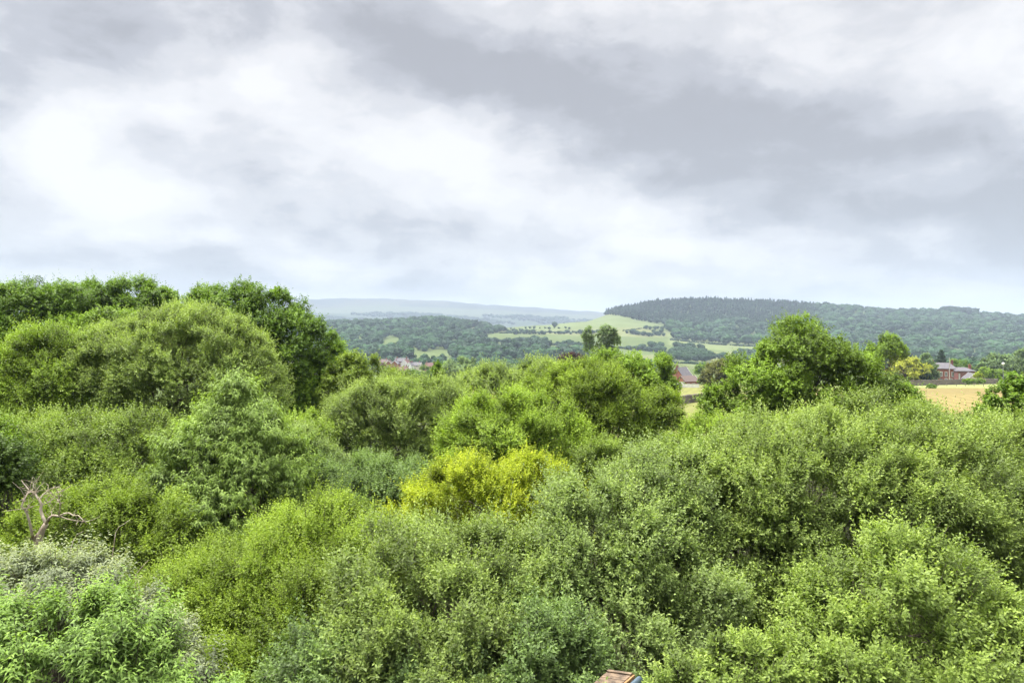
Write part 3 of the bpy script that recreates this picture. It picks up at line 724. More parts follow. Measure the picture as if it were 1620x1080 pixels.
hedge('hedge on the left hill crest between two fields', [(772, 524), (850, 523)], 3, 6)
hedge('hedge below the broadleaf slope of the right hill', [(1060, 538), (1130, 545), (1200, 549)], 4, 7)
print('far', time.time() - T0)

# ------------------------------------------------------------------ buildings
BRICK = brick_mat('red_brick', (.30, .080, .048), (.22, .058, .038), (.20, .15, .12), .45, .15)
BRICK2 = brick_mat('dark_brick', (.22, .066, .048), (.16, .052, .042), (.15, .12, .11), .45, .15)
SLATE = brick_mat('slate', (.115, .108, .118), (.085, .082, .092), (.05, .048, .05), .5, .3)
TILE = brick_mat('clay_tile', (.12, .052, .042), (.09, .044, .038), (.10, .06, .05), .4, .3)
BTILE = brick_mat('brown_tile', (.125, .085, .075), (.095, .066, .058), (.08, .07, .06), .4, .3)
WHITE = plain_mat('white_paint', (.78, .77, .74), (.66, .65, .62), 1.2, .6, .3)
RENDERM = plain_mat('cream_render', (.62, .56, .44), (.52, .47, .37), 1., .9, .2)
STONE = brick_mat('grey_stone', (.20, .17, .15), (.13, .11, .10), (.07, .06, .055), .7, .28)
GLASS = plain_mat('window_glass', (.04, .05, .06), (.07, .08, .09), .6, .08, .8)
DOORM = plain_mat('painted_door', (.05, .08, .10), (.07, .10, .12), 1., .4, .5)
WOODP = plain_mat('weathered_timber', (.26, .21, .17), (.17, .135, .105), 6, .9, .2, .3)

def opening(root, x, z, w, h, y, bars=1, frame=WHITE):
    f = MB(); t = .09
    f.box(x - w / 2, x + w / 2, y - .07, y, z, z + t).box(x - w / 2, x + w / 2, y - .07, y, z + h - t, z + h)
    f.box(x - w / 2, x - w / 2 + t, y - .07, y, z + t, z + h - t).box(x + w / 2 - t, x + w / 2, y - .07, y, z + t, z + h - t)
    for i in range(bars):
        xb = x - w / 2 + w * (i + 1) / (bars + 1); f.box(xb - .035, xb + .035, y - .06, y, z + t, z + h - t)
    o = f.build('window', frame, root)
    MB().box(x - w / 2 + .05, x + w / 2 - .05, y - .035, y - .005, z + .05, z + h - .05).build('pane', GLASS, o)
    MB().box(x - w / 2 - .12, x + w / 2 + .12, y - .16, y - .001, z - .14, z - .004).build('sill', WHITE if frame is not WHITE else STONE, o)

def house(name, label, px, row, d, w, dep, eave, ridge, yaw, wall, roofm, cat='house', group=None, chim=((.3, 0),), wins=(), door=None, hip=0.0, verge=None, gwins=(), fin=None, zg=None):
    """ridge along local x, front towards -y; row = row of the ground line"""
    loc = P(px, row, d)
    if zg is None: loc[2] = min(loc[2], ground_z(loc[0], loc[1]) + (3.5 if name == 'village_house' else .3))
    gz = ground_z(loc[0], loc[1])
    root = tag(empty(name, loc, yaw), label, cat, group)
    lo = gz - loc[2] - .8
    wb = MB(); hw, hd = w / 2, dep / 2
    if hip: wb.box(-hw, hw, -hd, hd, lo, eave)
    else: wb.prism([(-hd, lo), (hd, lo), (hd, eave), (0, ridge), (-hd, eave)], -hw, hw)
    wb.build('wall', wall, root)
    ov, t = .35, .16; sl = (ridge - eave) / hd
    rb = MB(); xo = hw + (ov if hip else .22); hx = hip
    e0 = eave - sl * ov + .03
    for sgn in (-1, 1):
        y0 = sgn * (hd + ov); a = (-xo, y0, e0); b = (xo, y0, e0); c = (xo - hx, 0, ridge + .03); dd = (-xo + hx, 0, ridge + .03)
        q = [a, b, c, dd] if sgn < 0 else [b, a, dd, c]
        rb.hexa(q, [(x, y, z + t) for x, y, z in q])
    if hip:
        for sgn in (-1, 1):
            q = [(sgn * xo, sgn * (hd + ov), e0 + .004), (sgn * xo, -sgn * (hd + ov), e0 + .004), (sgn * (xo - hx), 0, ridge + .034)]
            q = q[::-1]
            b = len(rb.v); rb.v += q + [(x, y, z + t) for x, y, z in q]
            rb.f += [(b + 2, b + 1, b), (b + 3, b + 4, b + 5)] + [(b + i, b + (i + 1) % 3, b + 3 + (i + 1) % 3, b + 3 + i) for i in range(3)]
    ro = rb.build('roof', roofm, root)
    for cx, cy in chim:
        x = cx * w; y = cy * dep; zt = ridge + 1.0
        c = MB(); c.box(x - .45, x + .45, y - .3, y + .3, eave + .4, zt).box(x - .52, x + .52, y - .37, y + .37, zt + .003, zt + .15)
        for k in (-.22, .22): c.tube([(x + k, y, zt + .14), (x + k, y, zt + .55)], [.12, .1], 8)
        c.build('chimney', BRICK2 if wall is not BRICK2 else BRICK, ro)
    for x, z, ww, hh, bars in wins: opening(root, x, z, ww, hh, -hd - .003, bars)
    for sgn, y, z, ww, hh in gwins:
        f = MB(); x = sgn * (hw + .004); x1 = x + sgn * .06
        f.box(min(x, x1), max(x, x1), y - ww / 2, y + ww / 2, z, z + hh); o = f.build('window', WHITE, root)
        x2 = x1 + sgn * .003; x3 = x2 + sgn * .02
        MB().box(min(x2, x3), max(x2, x3), y - ww / 2 + .1, y + ww / 2 - .1, z + .1, z + hh - .1).build('pane', GLASS, o)
    if door:
        x, ww, hh = door
        o = MB().box(x - ww / 2, x + ww / 2, -hd - .08, -hd - .003, 0, hh).build('door', DOORM, root)
        MB().box(x + ww * .3, x + ww * .38, -hd - .13, -hd - .083, 1.0, 1.12).build('handle', WHITE, o)
    if verge:
        for sgn in verge:
            m = MB(); x0 = sgn * (hw + .225); x1 = x0 + sgn * .05
            for s2 in (-1, 1):
                q = [(x0, s2 * (hd + ov), e0 - .12), (x1, s2 * (hd + ov), e0 - .12), (x1, 0, ridge - .09), (x0, 0, ridge - .09)]
                m.hexa(q, [(x, y, z + .34) for x, y, z in q])
            m.build('bargeboard', WHITE, root)
    return root

# the brick house at the hay field: front range with tall windows, and a gabled part on its left
house('brick_house', 'long red brick house with slate roof and tall white windows by the hay field', 1492, 606, 285., 9.0, 7., 6.3, 8.4, R(-28), BRICK, SLATE, chim=((-.42, -.2), (.35, .1)), hip=2.6,
      wins=[(-3.1, 3.1, .9, 1.9, 1), (-.9, 3.1, .9, 1.9, 1), (.8, 3.1, .9, 1.9, 1), (3.1, 3.1, .9, 1.9, 1), (-2.6, .7, .9, 1.6, 1), (.8, .7, .9, 1.6, 1), (2.5, .7, .9, 1.6, 1)], door=(-.9, 1., 2.1), gwins=[(-1, 0, 3., 1., 1.6)])
house('brick_wing', 'square brick building with low slate roof right of the tall windowed house', 1520, 606, 281., 6.6, 8., 5.2, 6.4, R(-4), BRICK2, SLATE, cat='house', chim=((.46, -.1),), hip=2.0, wins=[(-2.8, .6, .5, 3.6, 1)])
house('white_house', 'white rendered gable end half hidden by the grey green tree', 1478, 605, 290., 5., 5.5, 4.4, 6.2, R(60), WHITE, SLATE, chim=((.3, 0),), gwins=[(-1, 0, 2., .9, 1.2)])
house('outbuilding', 'low outbuilding with steep slate roof beside the square brick building', 1537, 606, 268., 5., 4.5, 1.9, 3.9, R(78), RENDERM, SLATE, cat='shed', chim=(), verge=(-1, 1))
house('shed', 'brown roofed garden shed behind the long grey wall', 1558, 605, 262., 4.2, 3.2, 1.9, 2.8, R(15), WOODP, BTILE, cat='shed', chim=(), gwins=[(1, 0, .9, .7, .6)])
house('shed', 'grey roofed lean-to shed next to the silver car', 1567, 605, 258., 3.6, 3.0, 1.7, 2.3, R(-20), WOODP, SLATE, cat='shed', chim=(), wins=[(0, .7, .8, .6, 1)])
house('brick_house', 'red roofed house at the right border behind the tree', 1630, 602, 320., 9., 8., 4.8, 7.4, R(20), BRICK, TILE, wins=[(-2, 2.8, 1.2, 1.2, 1), (2, 2.8, 1.2, 1.2, 1)])
# centre house
house('brick_house', 'red brick house with steep slate roof and gable between oak and hawthorn', 1078, 612, 300., 6.2, 6.5, 5.2, 8.6, R(36), BRICK, SLATE, chim=((-.45, 0),), verge=(1,), wins=[(-1.2, 2.8, 1.1, 1.3, 1), (1.4, 2.8, 1.1, 1.3, 1)], gwins=[(1, 0, 3.2, 1.0, 1.2)])
house('brick_extension', 'low brick extension with pink grey roof before the steep gabled house', 1088, 612, 286., 7.0, 5.2, 2.6, 4.6, R(24), BRICK, BTILE, cat='house', chim=(), verge=(1,), wins=[(-1.8, .6, 1.2, 1.2, 1), (.9, .6, 1.6, 1.2, 1)])
w0 = P(1068, 615, 278); gz = ground_z(w0[0] + 2, 278)
gw = tag(empty('garden_wall', (w0[0], 278, gz)), 'white painted garden wall before the centre brick house', 'wall', kind='thing')
MB().box(0, 3.8, -.12, .12, -.4, 2.4).build('wall_panel', WHITE, gw); MB().box(3.86, 9.8, -.12, .12, -.4, 1.5).build('wall_panel', WHITE, gw)
MB().box(-.06, 3.84, -.17, .17, 2.405, 2.5).build('coping', STONE, gw); MB().box(3.85, 9.86, -.17, .17, 1.505, 1.6).build('coping', STONE, gw)

def stone_wall(label, a, b, h, th, name='stone_wall', mat=STONE, fence_group=None, n=24):
    """dry stone wall following the ground from a to b (x,y)"""
    a = np.array(a, float); b = np.array(b, float); L = np.linalg.norm(b - a); rr = np.random.default_rng(int(L * 10))
    ang = math.atan2(b[1] - a[1], b[0] - a[0]); z0 = ground_z(*a)
    root = tag(empty(name, (a[0], a[1], z0), ang), label, 'wall', kind='thing')
    mb = MB(); cp = MB()
    zs = [ground_z(*(a + (b - a) * i / n)) - z0 for i in range(n + 1)]
    for i in range(n):
        x0, x1 = L * i / n, L * (i + 1) / n
        mb.hexa([(x0, -th / 2, zs[i] - .5), (x1, -th / 2, zs[i + 1] - .5), (x1, th / 2, zs[i + 1] - .5), (x0, th / 2, zs[i] - .5)],
                [(x0, -th / 2, zs[i] + h), (x1, -th / 2, zs[i + 1] + h), (x1, th / 2, zs[i + 1] + h), (x0, th / 2, zs[i] + h)])
        m = max(2, int((x1 - x0) / .45))
        for k in range(m):
            u0 = x0 + (x1 - x0) * k / m; u1 = x0 + (x1 - x0) * (k + .93) / m; zz = zs[i] + (zs[i + 1] - zs[i]) * (k + .5) / m + h + .004; hh = rr.uniform(.12, .3)
            cp.box(u0, u1, -th / 2 - .04, th / 2 + .04, zz, zz + hh)
    mb.build('wall_body', mat, root); cp.build('coping_stones', mat, root)
    return root
def gp(px, d): return ((px - 810) / F * d, d)
stone_wall('old curved field wall of dark stone below the centre house', gp(1076, 146), gp(1140, 164), 1.5, .45)
stone_wall('long grey wall between hay field and brick house', gp(1440, 222), gp(1578, 236), 1.5, .4)
stone_wall('pale low wall glimpsed between sapling and round tree', gp(668, 305), gp(694, 305), 1.0, .4, mat=WHITE, n=6)

# fence posts of the hay field, poles, lantern, car
FP = MB().box(-.06, .06, -.06, .06, -.3, 1.25).build('fence_post', WOODP)
fx = [1470, 1484, 1498, 1513, 1527, 1541, 1556]
for i, px in enumerate(fx):
    o = FP if i == 0 else FP.copy()
    if i: COL.objects.link(o)
    x, y = gp(px, 216.); o.location = (x, y, ground_z(x, y)); tag(o, 'weathered timber post along the top of the hay field', 'fence post', 'fence posts of the hay field')
def pole(label, px, toprow, d, cross=True):
    x, y = gp(px, d); z = ground_z(x, y); h = P(px, toprow, d)[2] - z
    root = tag(empty('utility_pole', (x, y, z)), label, 'pole')
    MB().tube([(0, 0, -.3), (0, 0, h)], [.16, .11], 8).build('shaft', plain_mat('pale_pole', (.40, .36, .31), (.3, .27, .23), 5, .9), root)
    if cross:
        c = MB().box(-.7, .7, -.18, -.112, h - .55, h - .43).build('crossarm', WOODP, root)
        for k in (-.55, 0, .55): MB().tube([(k, -.15, h - .43), (k, -.15, h - .25)], [.05, .03], 6).build('insulator', WHITE, c)
    return (x, y, z + h)
t1 = pole('pale wooden pole in front of the brick house', 1502, 566, 244., False)
t2 = pole('dark utility pole between sheds and lime shrub', 1553, 580, 252.)
x, y = gp(1587, 236.); z = ground_z(x, y); hh = P(1587, 575, 236.)[2] - z
root = tag(empty('street_lamp', (x, y, z)), 'white globe lantern on a thin post by the sheds', 'lamp')
MB().tube([(0, 0, -.2), (0, 0, hh - .5)], [.07, .05], 8).build('post', plain_mat('lamp_grey', (.35, .36, .37)), root)
MB().tube([(0, 0, hh - .52), (0, 0, hh - .3), (0, 0, hh), (0, 0, hh + .3), (0, 0, hh + .42)], [.1, .36, .46, .36, .08], 12).build('lantern', WHITE, root, True)
cm = MB()
def sag(a, b, s, n=10): return [np.array(a) + (np.array(b) - np.array(a)) * i / n - np.array([0, 0, s * 4 * (i / n) * (1 - i / n)]) for i in range(n + 1)]
x3, y3 = gp(1680, 240.)
cm.tube(sag((t2[0], t2[1] - .15, t2[2] - .25), (x3, y3, t2[2] + 7), 1.4), [.02] * 11, 4)
tag(cm.build('overhead_cable', plain_mat('cable_black', (.03, .03, .03))), 'thin overhead cable running right from the dark utility pole', 'cable')

def car(label, px, d, yaw, paint):
    x, y = gp(px, d); root = tag(empty('parked_car', (x, y, ground_z(x, y)), yaw), label, 'car')
    prof = [(-2.1, .35), (2.1, .35), (2.15, .75), (1.35, .92), (.75, 1.42), (-.9, 1.45), (-1.6, .98), (-2.1, .9)]
    MB().prism(prof, -.82, .82, 'y').build('body', paint, root)
    for s in (-1, 1):
        m = MB(); ya, yb = sorted((s * .823, s * .84)); m.prism([(1.15, .95), (.68, 1.36), (-.82, 1.38), (-1.35, .98)], ya, yb, 'y'); m.build('side_window', GLASS, root)
        for wx in (-1.3, 1.3):
            m = MB(); pts = [(wx + .33 * math.cos(k * math.pi / 8), .33 + .33 * math.sin(k * math.pi / 8)) for k in range(16)]
            ya, yb = sorted((s * .66, s * .86)); wheel = m.prism(pts, ya, yb, 'y').build('wheel', plain_mat('tyre', (.03, .03, .03)), root)
car('silver car parked behind the hay field at the sheds', 1590, 246., R(8), plain_mat('silver_paint', (.55, .57, .6), (.5, .52, .55), 1, .3, .6))

# village at the foot of the left hill
VG = 'village houses below the left hill'
W2 = [(-2.2, 2.9, 1.1, 1.2, 1), (2.2, 2.9, 1.1, 1.2, 1), (-2.2, .7, 1.3, 1.3, 1)]
V_ = [
 ('brown roofed village house left of the white gables', 606, 586, 640., 9, 7, 4.8, 7.6, 10, BRICK2, BTILE, ()),
 ('brick village house with pale chimney left in the row', 616, 590, 610., 5, 6, 5.6, 8.4, 80, BRICK, BTILE, (-1,)),
 ('grey roofed village house behind the two white gables', 636, 584, 650., 13, 7, 5.6, 8.4, -5, BRICK2, SLATE, ()),
 ('narrow brick village house with white bargeboards', 626, 590, 605., 5, 6, 5.6, 8.2, 75, BRICK, SLATE, (-1,)),
 ('white gabled village house with red chimney peak', 642, 589, 612., 6, 7, 5.4, 8.8, 70, WHITE, TILE, (-1,)),
 ('small white gabled village house under the red peak', 649, 590, 600., 5, 5, 4.0, 6.4, 65, WHITE, SLATE, (-1,)),
 ('slate roofed village house with white verge and cream wall', 658, 590, 615., 10, 7, 4.2, 6.9, -12, RENDERM, SLATE, (1,)),
 ('red roofed brick village house at the right end of the row', 681, 592, 600., 9, 8, 4.4, 7.4, 18, BRICK, TILE, ()),
 ('low tile roofed village house in front of the row', 637, 596, 570., 9, 7, 3.2, 6.0, 25, BRICK2, TILE, ()),
]
for lab, px, row, d, w, dep, e, rg, yaw, wm, rm, vg in V_:
    house('village_house', lab, px, row - 5, d, w, dep, e, rg, R(yaw), wm, rm, 'house', VG, chim=((.34, 0), (-.36, 0)) if w > 8 else ((.3, 0),), verge=vg, wins=[q for q in W2 if abs(q[0]) < w / 2 - .7], door=(.4, 1., 2.1), gwins=[(-1, 0, 2.9, 1.1, 1.3)])
print('buildings', time.time() - T0)

# ------------------------------------------------------------------ dead tree, dry stems, boarded roof
def dead_tree():
    d = 11.0
    base = P(62, 900, d); gz = ground_z(base[0], d)
    root = tag(empty('dead_tree', (base[0], d, gz)), 'bare bleached dead tree with forked crooked branches', 'tree')
    o = np.array([base[0], d, gz])
    def path(pts, r0, r1):
        n = len(pts); return [P(a, b, d + c) - o for a, b, c in pts], [(r0 + (r1 - r0) * i / (n - 1)) for i in range(n)]
    tr = [np.array([0, 0, -.1]), np.array([.02, .1, (P(54, 900, d)[2] - gz) * .5])] + path([(54, 885, 0), (60, 862, 0), (66, 840, 0), (73, 828, 0)], 0, 0)[0]
    MB().tube(tr, [.11, .08, .062, .055, .046, .04], 9).build('trunk', DEADWOOD, root, True)
    B = [
     ([(73, 829, 0), (68, 818, .05), (64, 805, .1), (66, 798, .1), (62, 790, .12), (57, 783, .15), (52, 777, .2), (46, 776, .2), (42, 770, .2), (37, 764, .2), (34, 759, .2)], .052, .012),
     ([(52, 852, 0), (50, 840, -.1), (47, 826, -.15), (43, 812, -.2), (40, 806, -.2), (34, 801, -.25), (37, 793, -.25), (40, 786, -.2), (44, 780, -.15), (49, 778, 0)], .042, .018),
     ([(54, 856, 0), (57, 848, 0), (66, 838, 0)], .05, .045),
     ([(73, 828, 0), (78, 819, -.1), (84, 815, -.15), (94, 816, -.2), (102, 812, -.25), (109, 811, -.3), (116, 815, -.3), (124, 815, -.35), (130, 821, -.4), (138, 829, -.4)], .045, .008),
     ([(94, 816, -.2), (104, 820, -.1), (113, 822, -.05), (124, 823, 0), (132, 825, 0)], .022, .006),
     ([(93, 815, -.2), (95, 803, -.3), (96, 796, -.35), (93, 789, -.4), (92, 780, -.4), (88, 773, -.45), (87, 768, -.5)], .022, .007),
     ([(62, 791, .12), (68, 782, .2), (76, 775, .3), (86, 770, .35), (94, 771, .4), (100, 776, .4)], .026, .007),
     ([(66, 799, .1), (75, 795, .2), (83, 790, .3), (87, 784, .35)], .016, .005),
     ([(53, 778, .15), (52, 770, .1), (52, 763, .1)], .012, .004), ([(55, 778, .15), (60, 772, .2)], .012, .004),
     ([(40, 806, -.2), (45, 803, -.3), (47, 798, -.3)], .018, .010), ([(81, 818, -.1), (82, 808, 0), (85, 803, .1)], .012, .004),
     ([(47, 776, .2), (43, 780, .3), (41, 786, .3)], .02, .016),
    ]
    tw = np.random.default_rng(8)
    for b in B:
        p, r = path(*b); tws = MB()
        for k in range(len(p) * 2):
            i = tw.integers(0, len(p)); e_ = p[i] + tw.normal(0, .055, 3) + np.array([0, 0, .03]); e2_ = e_ + (e_ - p[i]) * .8 + tw.normal(0, .03, 3)
            if r[1] < .04: tws.tube([p[i], e_, e2_], [.006, .004, .0015], 4)
        r = [q * .52 for q in r]; tws.tube(p, r, 7).build('branch', DEADWOOD, root, True)
dead_tree()
def dry(label, d, pts, r0):
    b = P(*pts[0], d); gz = ground_z(b[0], d); o = np.array([b[0], d, gz])
    pp = [np.array([0, 0, -.1])] + [P(a, c, d + .05 * i) - o for i, (a, c) in enumerate(pts)]
    n = len(pp); ob = MB().tube(pp, [r0 * (1.15 - .9 * i / (n - 1)) for i in range(n)], 6).build('dry_stem', DEADWOOD, None, True, o); tag(ob, label, 'stem', 'dry stems above the grey buddleia')
dry('tall dry stem bending right above the grey buddleia', 11.2, [(177, 885), (180, 862), (183, 842), (188, 833), (197, 828), (205, 822)], .009)
dry('thin curved dry stem close to the dead tree', 10.8, [(112, 868), (116, 855), (122, 845), (132, 840)], .010)
dry('short slanting dry stem at the dark gap', 11.5, [(215, 908), (225, 896), (235, 885)], .012)

def boarded_roof():
    d = 9.0
    tl, tr = P(963, 1062, d), P(1001, 1067.5, d - .12)
    u = tr - tl; w = float(np.linalg.norm(u)); u = u / w
    dn = np.array([-1.08, -1., -.30]); dn /= np.linalg.norm(dn)      # down the slope
    n = np.cross(dn, u); n /= np.linalg.norm(n)
    if n[2] < 0: n = -n
    o = P(985, 1080, d); gz = ground_z(o[0], o[1]); o[2] = gz
    root = tag(empty('boarded_roof_shelter', o), 'tan boarded timber roof corner with rounded blue grey end at the bottom edge', 'shelter')
    bm_ = MB(); L = 1.3; nb = 32; rr = np.random.default_rng(3)
    for i in range(nb):
        a0, a1 = L * i / nb, L * (i + .96) / nb; h = rr.uniform(.018, .026) + (.02 if i == 0 else 0)
        q = [tl + dn * a0 - o, tl + dn * a0 + u * w - o, tl + dn * a1 + u * w - o, tl + dn * a1 - o]
        bm_.hexa(q, [p + n * h for p in q])
    m = plain_mat('tan_boards', (.19, .135, .088), (.07, .052, .038), 11, .85, .25, .4)
    bm_.build('roof_boards', m, root)
    vm = MB(); q = [tl + u * (w + .003) - o, tl + u * (w + .03) - o, tl + dn * L + u * (w + .03) - o, tl + dn * L + u * (w + .003) - o]
    vm.hexa([p - n * .10 for p in q], [p + n * .012 for p in q]); vm.build('verge_board', plain_mat('orange_timber', (.30, .17, .07), (.2, .11, .05), 9, .8), root)
    # rounded blue grey end piece along the verge
    em = MB(); rad = .085
    c0 = tl + u * (w + .034) - n * .085; prof = []
    for k in range(13):
        a = math.pi * k / 12; prof.append(n * rad * math.sin(a) * 1.05 - u * rad * .62 * (math.cos(a) - 1))
    prof.append(u * rad * 1.24 - n * .3); prof.append(-n * .3)
    b = len(em.v); k = len(prof)
    for t in (.0, L): em.v += [tuple(c0 + p + dn * t - o) for p in prof]
    for i in range(k): em.f.append((b + i, b + (i + 1) % k, b + k + (i + 1) % k, b + k + i))
    em.f += [tuple(b + i for i in reversed(range(k))), tuple(b + k + i for i in range(k))]
    em.build('end_cap', plain_mat('blue_grey_felt', (.075, .11, .14), (.05, .075, .095), 8, .7, .3, .2), root)
    pm = MB(); c = tl + u * w * .5 + dn * .5 - o
    pm.box(c[0] - .14, c[0] + .14, c[1] - .4, c[1] + .35, -.3, c[2] - .28); pm.build('timber_wall', WOODP, root)
boarded_roof()

# ------------------------------------------------------------------ sky, sun, haze, camera
EL, AZ = 66.0, -62.0      # sun height, and its bearing: high to the left
def world():
    w = bpy.data.worlds.new('World'); sc.world = w; w.use_nodes = True
    nt = w.node_tree; nt.nodes.clear(); N = nt.nodes.new; L = nt.links.new
    def M(op, a, b=None, c=None):
        n = N('ShaderNodeMath'); n.operation = op
        for i, v in enumerate((a, b, c)):
            if v is None: continue
            if isinstance(v, (int, float)): n.inputs[i].default_value = v
            else: L(v, n.inputs[i])
        return n.outputs[0]
    out = N('ShaderNodeOutputWorld'); bg = N('ShaderNodeBackground'); L(bg.outputs[0], out.inputs[0])
    sky = N('ShaderNodeTexSky'); sky.sky_type = 'NISHITA'; sky.sun_disc = False; sky.sun_elevation = R(EL); sky.sun_rotation = R(AZ)
    tc = N('ShaderNodeTexCoord'); sp = N('ShaderNodeSeparateXYZ'); L(tc.outputs['Generated'], sp.inputs[0])
    X, Y, Z = sp.outputs
    zc = M('ADD', M('MAXIMUM', Z, 0.0), .13)
    cb = N('ShaderNodeCombineXYZ'); L(M('DIVIDE', X, zc), cb.inputs[0]); L(M('DIVIDE', Y, zc), cb.inputs[1])
    def noise(scale, detail, rough, vec, dist=0.0):
        n = N('ShaderNodeTexNoise'); n.inputs['Scale'].default_value = scale; n.inputs['Detail'].default_value = detail; n.inputs['Roughness'].default_value = rough
        n.inputs['Distortion'].default_value = dist; L(vec, n.inputs['Vector']); return n
    big = noise(.75, 4, .5, cb.outputs[0], .35); fine = noise(1.9, 8, .52, cb.outputs[0], .25)
    el = N('ShaderNodeVectorMath'); el.operation = 'MULTIPLY'; L(tc.outputs['Generated'], el.inputs[0]); el.inputs[1].default_value = (1.15, 1.15, 2.2)
    up = N('ShaderNodeVectorMath'); up.operation = 'ADD'; L(el.outputs[0], up.inputs[0]); up.inputs[1].default_value = (.0, 0, .10)
    puff = noise(8.5, 8, .6, el.outputs[0], .35); lump = noise(3.6, 9, .6, el.outputs[0], .2); lump2 = noise(3.6, 3, .5, up.outputs[0], .2)
    wn = noise(3.2, 5, .55, tc.outputs['Generated'])
    wsp = N('ShaderNodeSeparateColor'); L(wn.outputs['Color'], wsp.inputs[0])
    yy = M('MAXIMUM', Y, .05)
    u = M('ADD', M('DIVIDE', X, yy), M('MULTIPLY', M('SUBTRACT', wsp.outputs[0], .5), .34))
    v = M('ADD', M('DIVIDE', Z, yy), M('MULTIPLY', M('SUBTRACT', wsp.outputs[1], .5), .16))
    def blob(px, row, sx, sy, amp, rot=0.0):
        du = M('SUBTRACT', u, (px - 810) / F); dv = M('SUBTRACT', v, (HY - row) / F)
        c, s = math.cos(R(rot)), math.sin(R(rot))
        a = M('DIVIDE', M('ADD', M('MULTIPLY', du, c), M('MULTIPLY', dv, s)), sx / F); b = M('DIVIDE', M('SUBTRACT', M('MULTIPLY', dv, c), M('MULTIPLY', du, s)), sy / F)
        return M('MULTIPLY', M('POWER', 2.718, M('MULTIPLY', M('ADD', M('MULTIPLY', a, a), M('MULTIPLY', b, b)), -1.0)), amp)
    acc = M('ADD', M('MULTIPLY', M('SUBTRACT', big.outputs['Fac'], .5), .5), M('MULTIPLY', M('SUBTRACT', fine.outputs['Fac'], .5), .45))
    acc = M('ADD', acc, M('MULTIPLY', M('SUBTRACT', lump.outputs['Fac'], .5), 1.5)); acc = M('ADD', acc, M('MULTIPLY', M('SUBTRACT', lump2.outputs['Fac'], .5), .9)); acc = M('ADD', acc, M('MULTIPLY', M('SUBTRACT', puff.outputs['Fac'], .5), .85))
    CL = [(560, 60, 330, 80, .42, -8), (930, 150, 290, 90, .34, -14), (1250, 225, 290, 95, .36, -8), (1150, 285, 190, 45, .2, -8), (265, 255, 80, 32, .30, 0), (490, 290, 150, 38, .24, -5),
          (60, 330, 110, 40, .24, 0), (110, 90, 190, 90, .32, 0), (1600, 330, 100, 60, .22, 0), (700, 385, 200, 25, .12, 0), (1500, 225, 260, 90, .30, -4), (760, 95, 250, 60, .10, -12), (250, 420, 300, 30, .12, 0),
          (200, 415, 230, 20, .26, 2), (640, 430, 280, 15, .24, 0), (1010, 400, 150, 15, .24, -4), (1350, 440, 300, 15, .24, 0), (560, 345, 130, 22, .22, -4), (790, 300, 120, 22, .16, -6), (1430, 335, 170, 26, .22, -4), (880, 455, 260, 9, .2, 0), (330, 460, 260, 9, .18, 0),
          (390, 150, 150, 80, -.38, 35), (660, 230, 170, 65, -.42, 0), (900, 330, 230, 50, -.40, -14), (1190, 375, 220, 38, -.34, -8), (230, 330, 150, 30, -.18, 0), (1580, 50, 130, 70, -.20, 0),
          (1500, 275, 70, 28, -.26, 0), (200, 190, 130, 50, -.22, 0), (420, 390, 260, 26, -.18, 0), (1000, 420, 500, 30, -.12, 0)]
    acc2 = None
    for b in CL:
        o = blob(*b); acc2 = o if acc2 is None else M('ADD', acc2, o)
    front = N('ShaderNodeMapRange'); front.inputs[1].default_value = .05; front.inputs[2].default_value = .35; L(Y, front.inputs[0])
    t = M('ADD', M('ADD', acc, M('MULTIPLY', acc2, front.outputs[0])), .50)
    ramp = N('ShaderNodeValToRGB'); e = ramp.color_ramp.elements
    e[0].position = 0.02; e[0].color = (.98, .968, .962, 1); e[1].position = 1.0; e[1].color = (.44, .44, .462, 1)
    for p_, c_ in ((.25, (.89, .88, .885)), (.5, (.735, .735, .755)), (.75, (.555, .56, .592))):
        x_ = e.new(p_); x_.color = (*c_, 1)
    ramp.color_ramp.interpolation = 'EASE'
    L(t, ramp.inputs[0])
    hz = N('ShaderNodeMapRange'); hz.inputs[1].default_value = .0; hz.inputs[2].default_value = .07; hz.inputs[3].default_value = .35; hz.inputs[4].default_value = 0; L(Z, hz.inputs[0])
    mh = N('ShaderNodeMix'); mh.data_type = 'RGBA'; L(hz.outputs[0], mh.inputs[0]); L(ramp.outputs[0], mh.inputs[6]); mh.inputs[7].default_value = (.66, .62, .59, 1)
    # gain added to the unseen sky overhead and near the sun, lighting the foliage
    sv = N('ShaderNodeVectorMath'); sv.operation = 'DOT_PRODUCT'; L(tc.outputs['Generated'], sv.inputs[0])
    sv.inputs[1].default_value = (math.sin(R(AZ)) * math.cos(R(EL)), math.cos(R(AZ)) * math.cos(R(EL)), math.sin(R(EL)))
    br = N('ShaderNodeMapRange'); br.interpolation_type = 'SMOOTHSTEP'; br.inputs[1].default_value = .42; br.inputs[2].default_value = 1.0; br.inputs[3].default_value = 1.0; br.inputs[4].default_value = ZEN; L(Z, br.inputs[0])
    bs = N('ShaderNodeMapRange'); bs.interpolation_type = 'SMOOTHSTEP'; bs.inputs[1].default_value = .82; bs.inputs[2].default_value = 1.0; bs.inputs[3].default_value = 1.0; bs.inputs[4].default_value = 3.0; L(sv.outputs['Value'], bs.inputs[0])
    gain = M('MULTIPLY', M('MULTIPLY', br.outputs[0], bs.outputs[0]), SKYGAIN / .1)
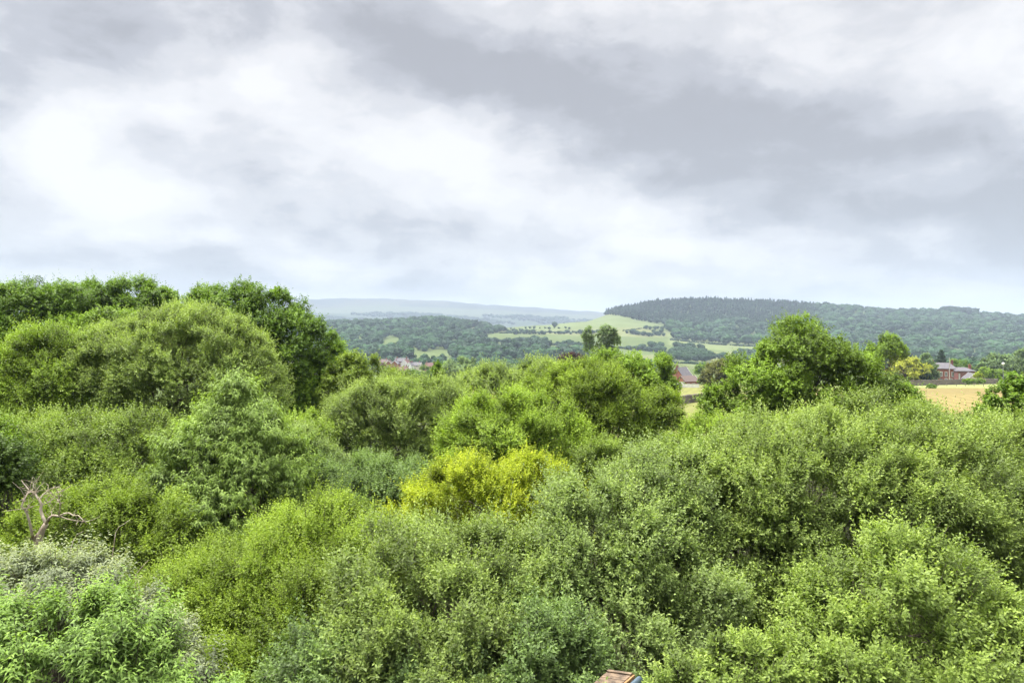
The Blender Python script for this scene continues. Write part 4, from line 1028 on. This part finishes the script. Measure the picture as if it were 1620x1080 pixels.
    sc1 = N('ShaderNodeVectorMath'); sc1.operation = 'SCALE'; L(mh.outputs[2], sc1.inputs[0]); L(gain, sc1.inputs['Scale'])
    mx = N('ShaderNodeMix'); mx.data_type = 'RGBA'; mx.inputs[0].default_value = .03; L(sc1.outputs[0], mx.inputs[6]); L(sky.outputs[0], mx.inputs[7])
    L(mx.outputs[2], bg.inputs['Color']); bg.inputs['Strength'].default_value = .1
EXPO = 2.05
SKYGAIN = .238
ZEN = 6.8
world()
sl = bpy.data.lights.new('sun', 'SUN'); sl.energy = 1.5; sl.angle = R(12); sl.color = (1, .94, .84)
so = bpy.data.objects.new('sun', sl); COL.objects.link(so)
so.rotation_euler = (R(90 - EL), 0, R(180 - AZ))
hb = MB().box(-12500, 12500, -2600, 12000, -130, 330).build('haze', None)
hm, nt, N, L = new_mat('haze_air'); o_ = N('ShaderNodeOutputMaterial'); pv = N('ShaderNodeVolumePrincipled')
pv.inputs['Color'].default_value = (.52, .63, .765, 1); pv.inputs['Density'].default_value = 1.5e-4; pv.inputs['Anisotropy'].default_value = .0
L(pv.outputs[0], o_.inputs['Volume']); hb.data.materials.append(hm); tag(hb, 'pale blue haze in the air over the valley', 'haze', kind='stuff')

cam = bpy.data.cameras.new('camera'); co = bpy.data.objects.new('camera', cam); COL.objects.link(co)
cam.lens = 24.0; cam.sensor_width = 36.0; cam.shift_y = -20.0 / 1620.0; cam.clip_start = .1; cam.clip_end = 40000
co.location = (0, 0, H); co.rotation_euler = (R(90), 0, 0); sc.camera = co
vs = sc.view_settings; sc.display_settings.display_device = 'sRGB'
vs.view_transform = 'Standard'; vs.look = 'None'; vs.exposure = EXPO; vs.gamma = 1; vs.use_curve_mapping = False
cy = sc.cycles
cy.max_bounces = 8; cy.diffuse_bounces = 5; cy.glossy_bounces = 2; cy.transmission_bounces = 4; cy.volume_bounces = 0; cy.transparent_max_bounces = 8
cy.use_denoising = True; cy.caustics_reflective = False; cy.caustics_refractive = False; cy.sample_clamp_indirect = 6
print('built', NLEAF, time.time() - T0)
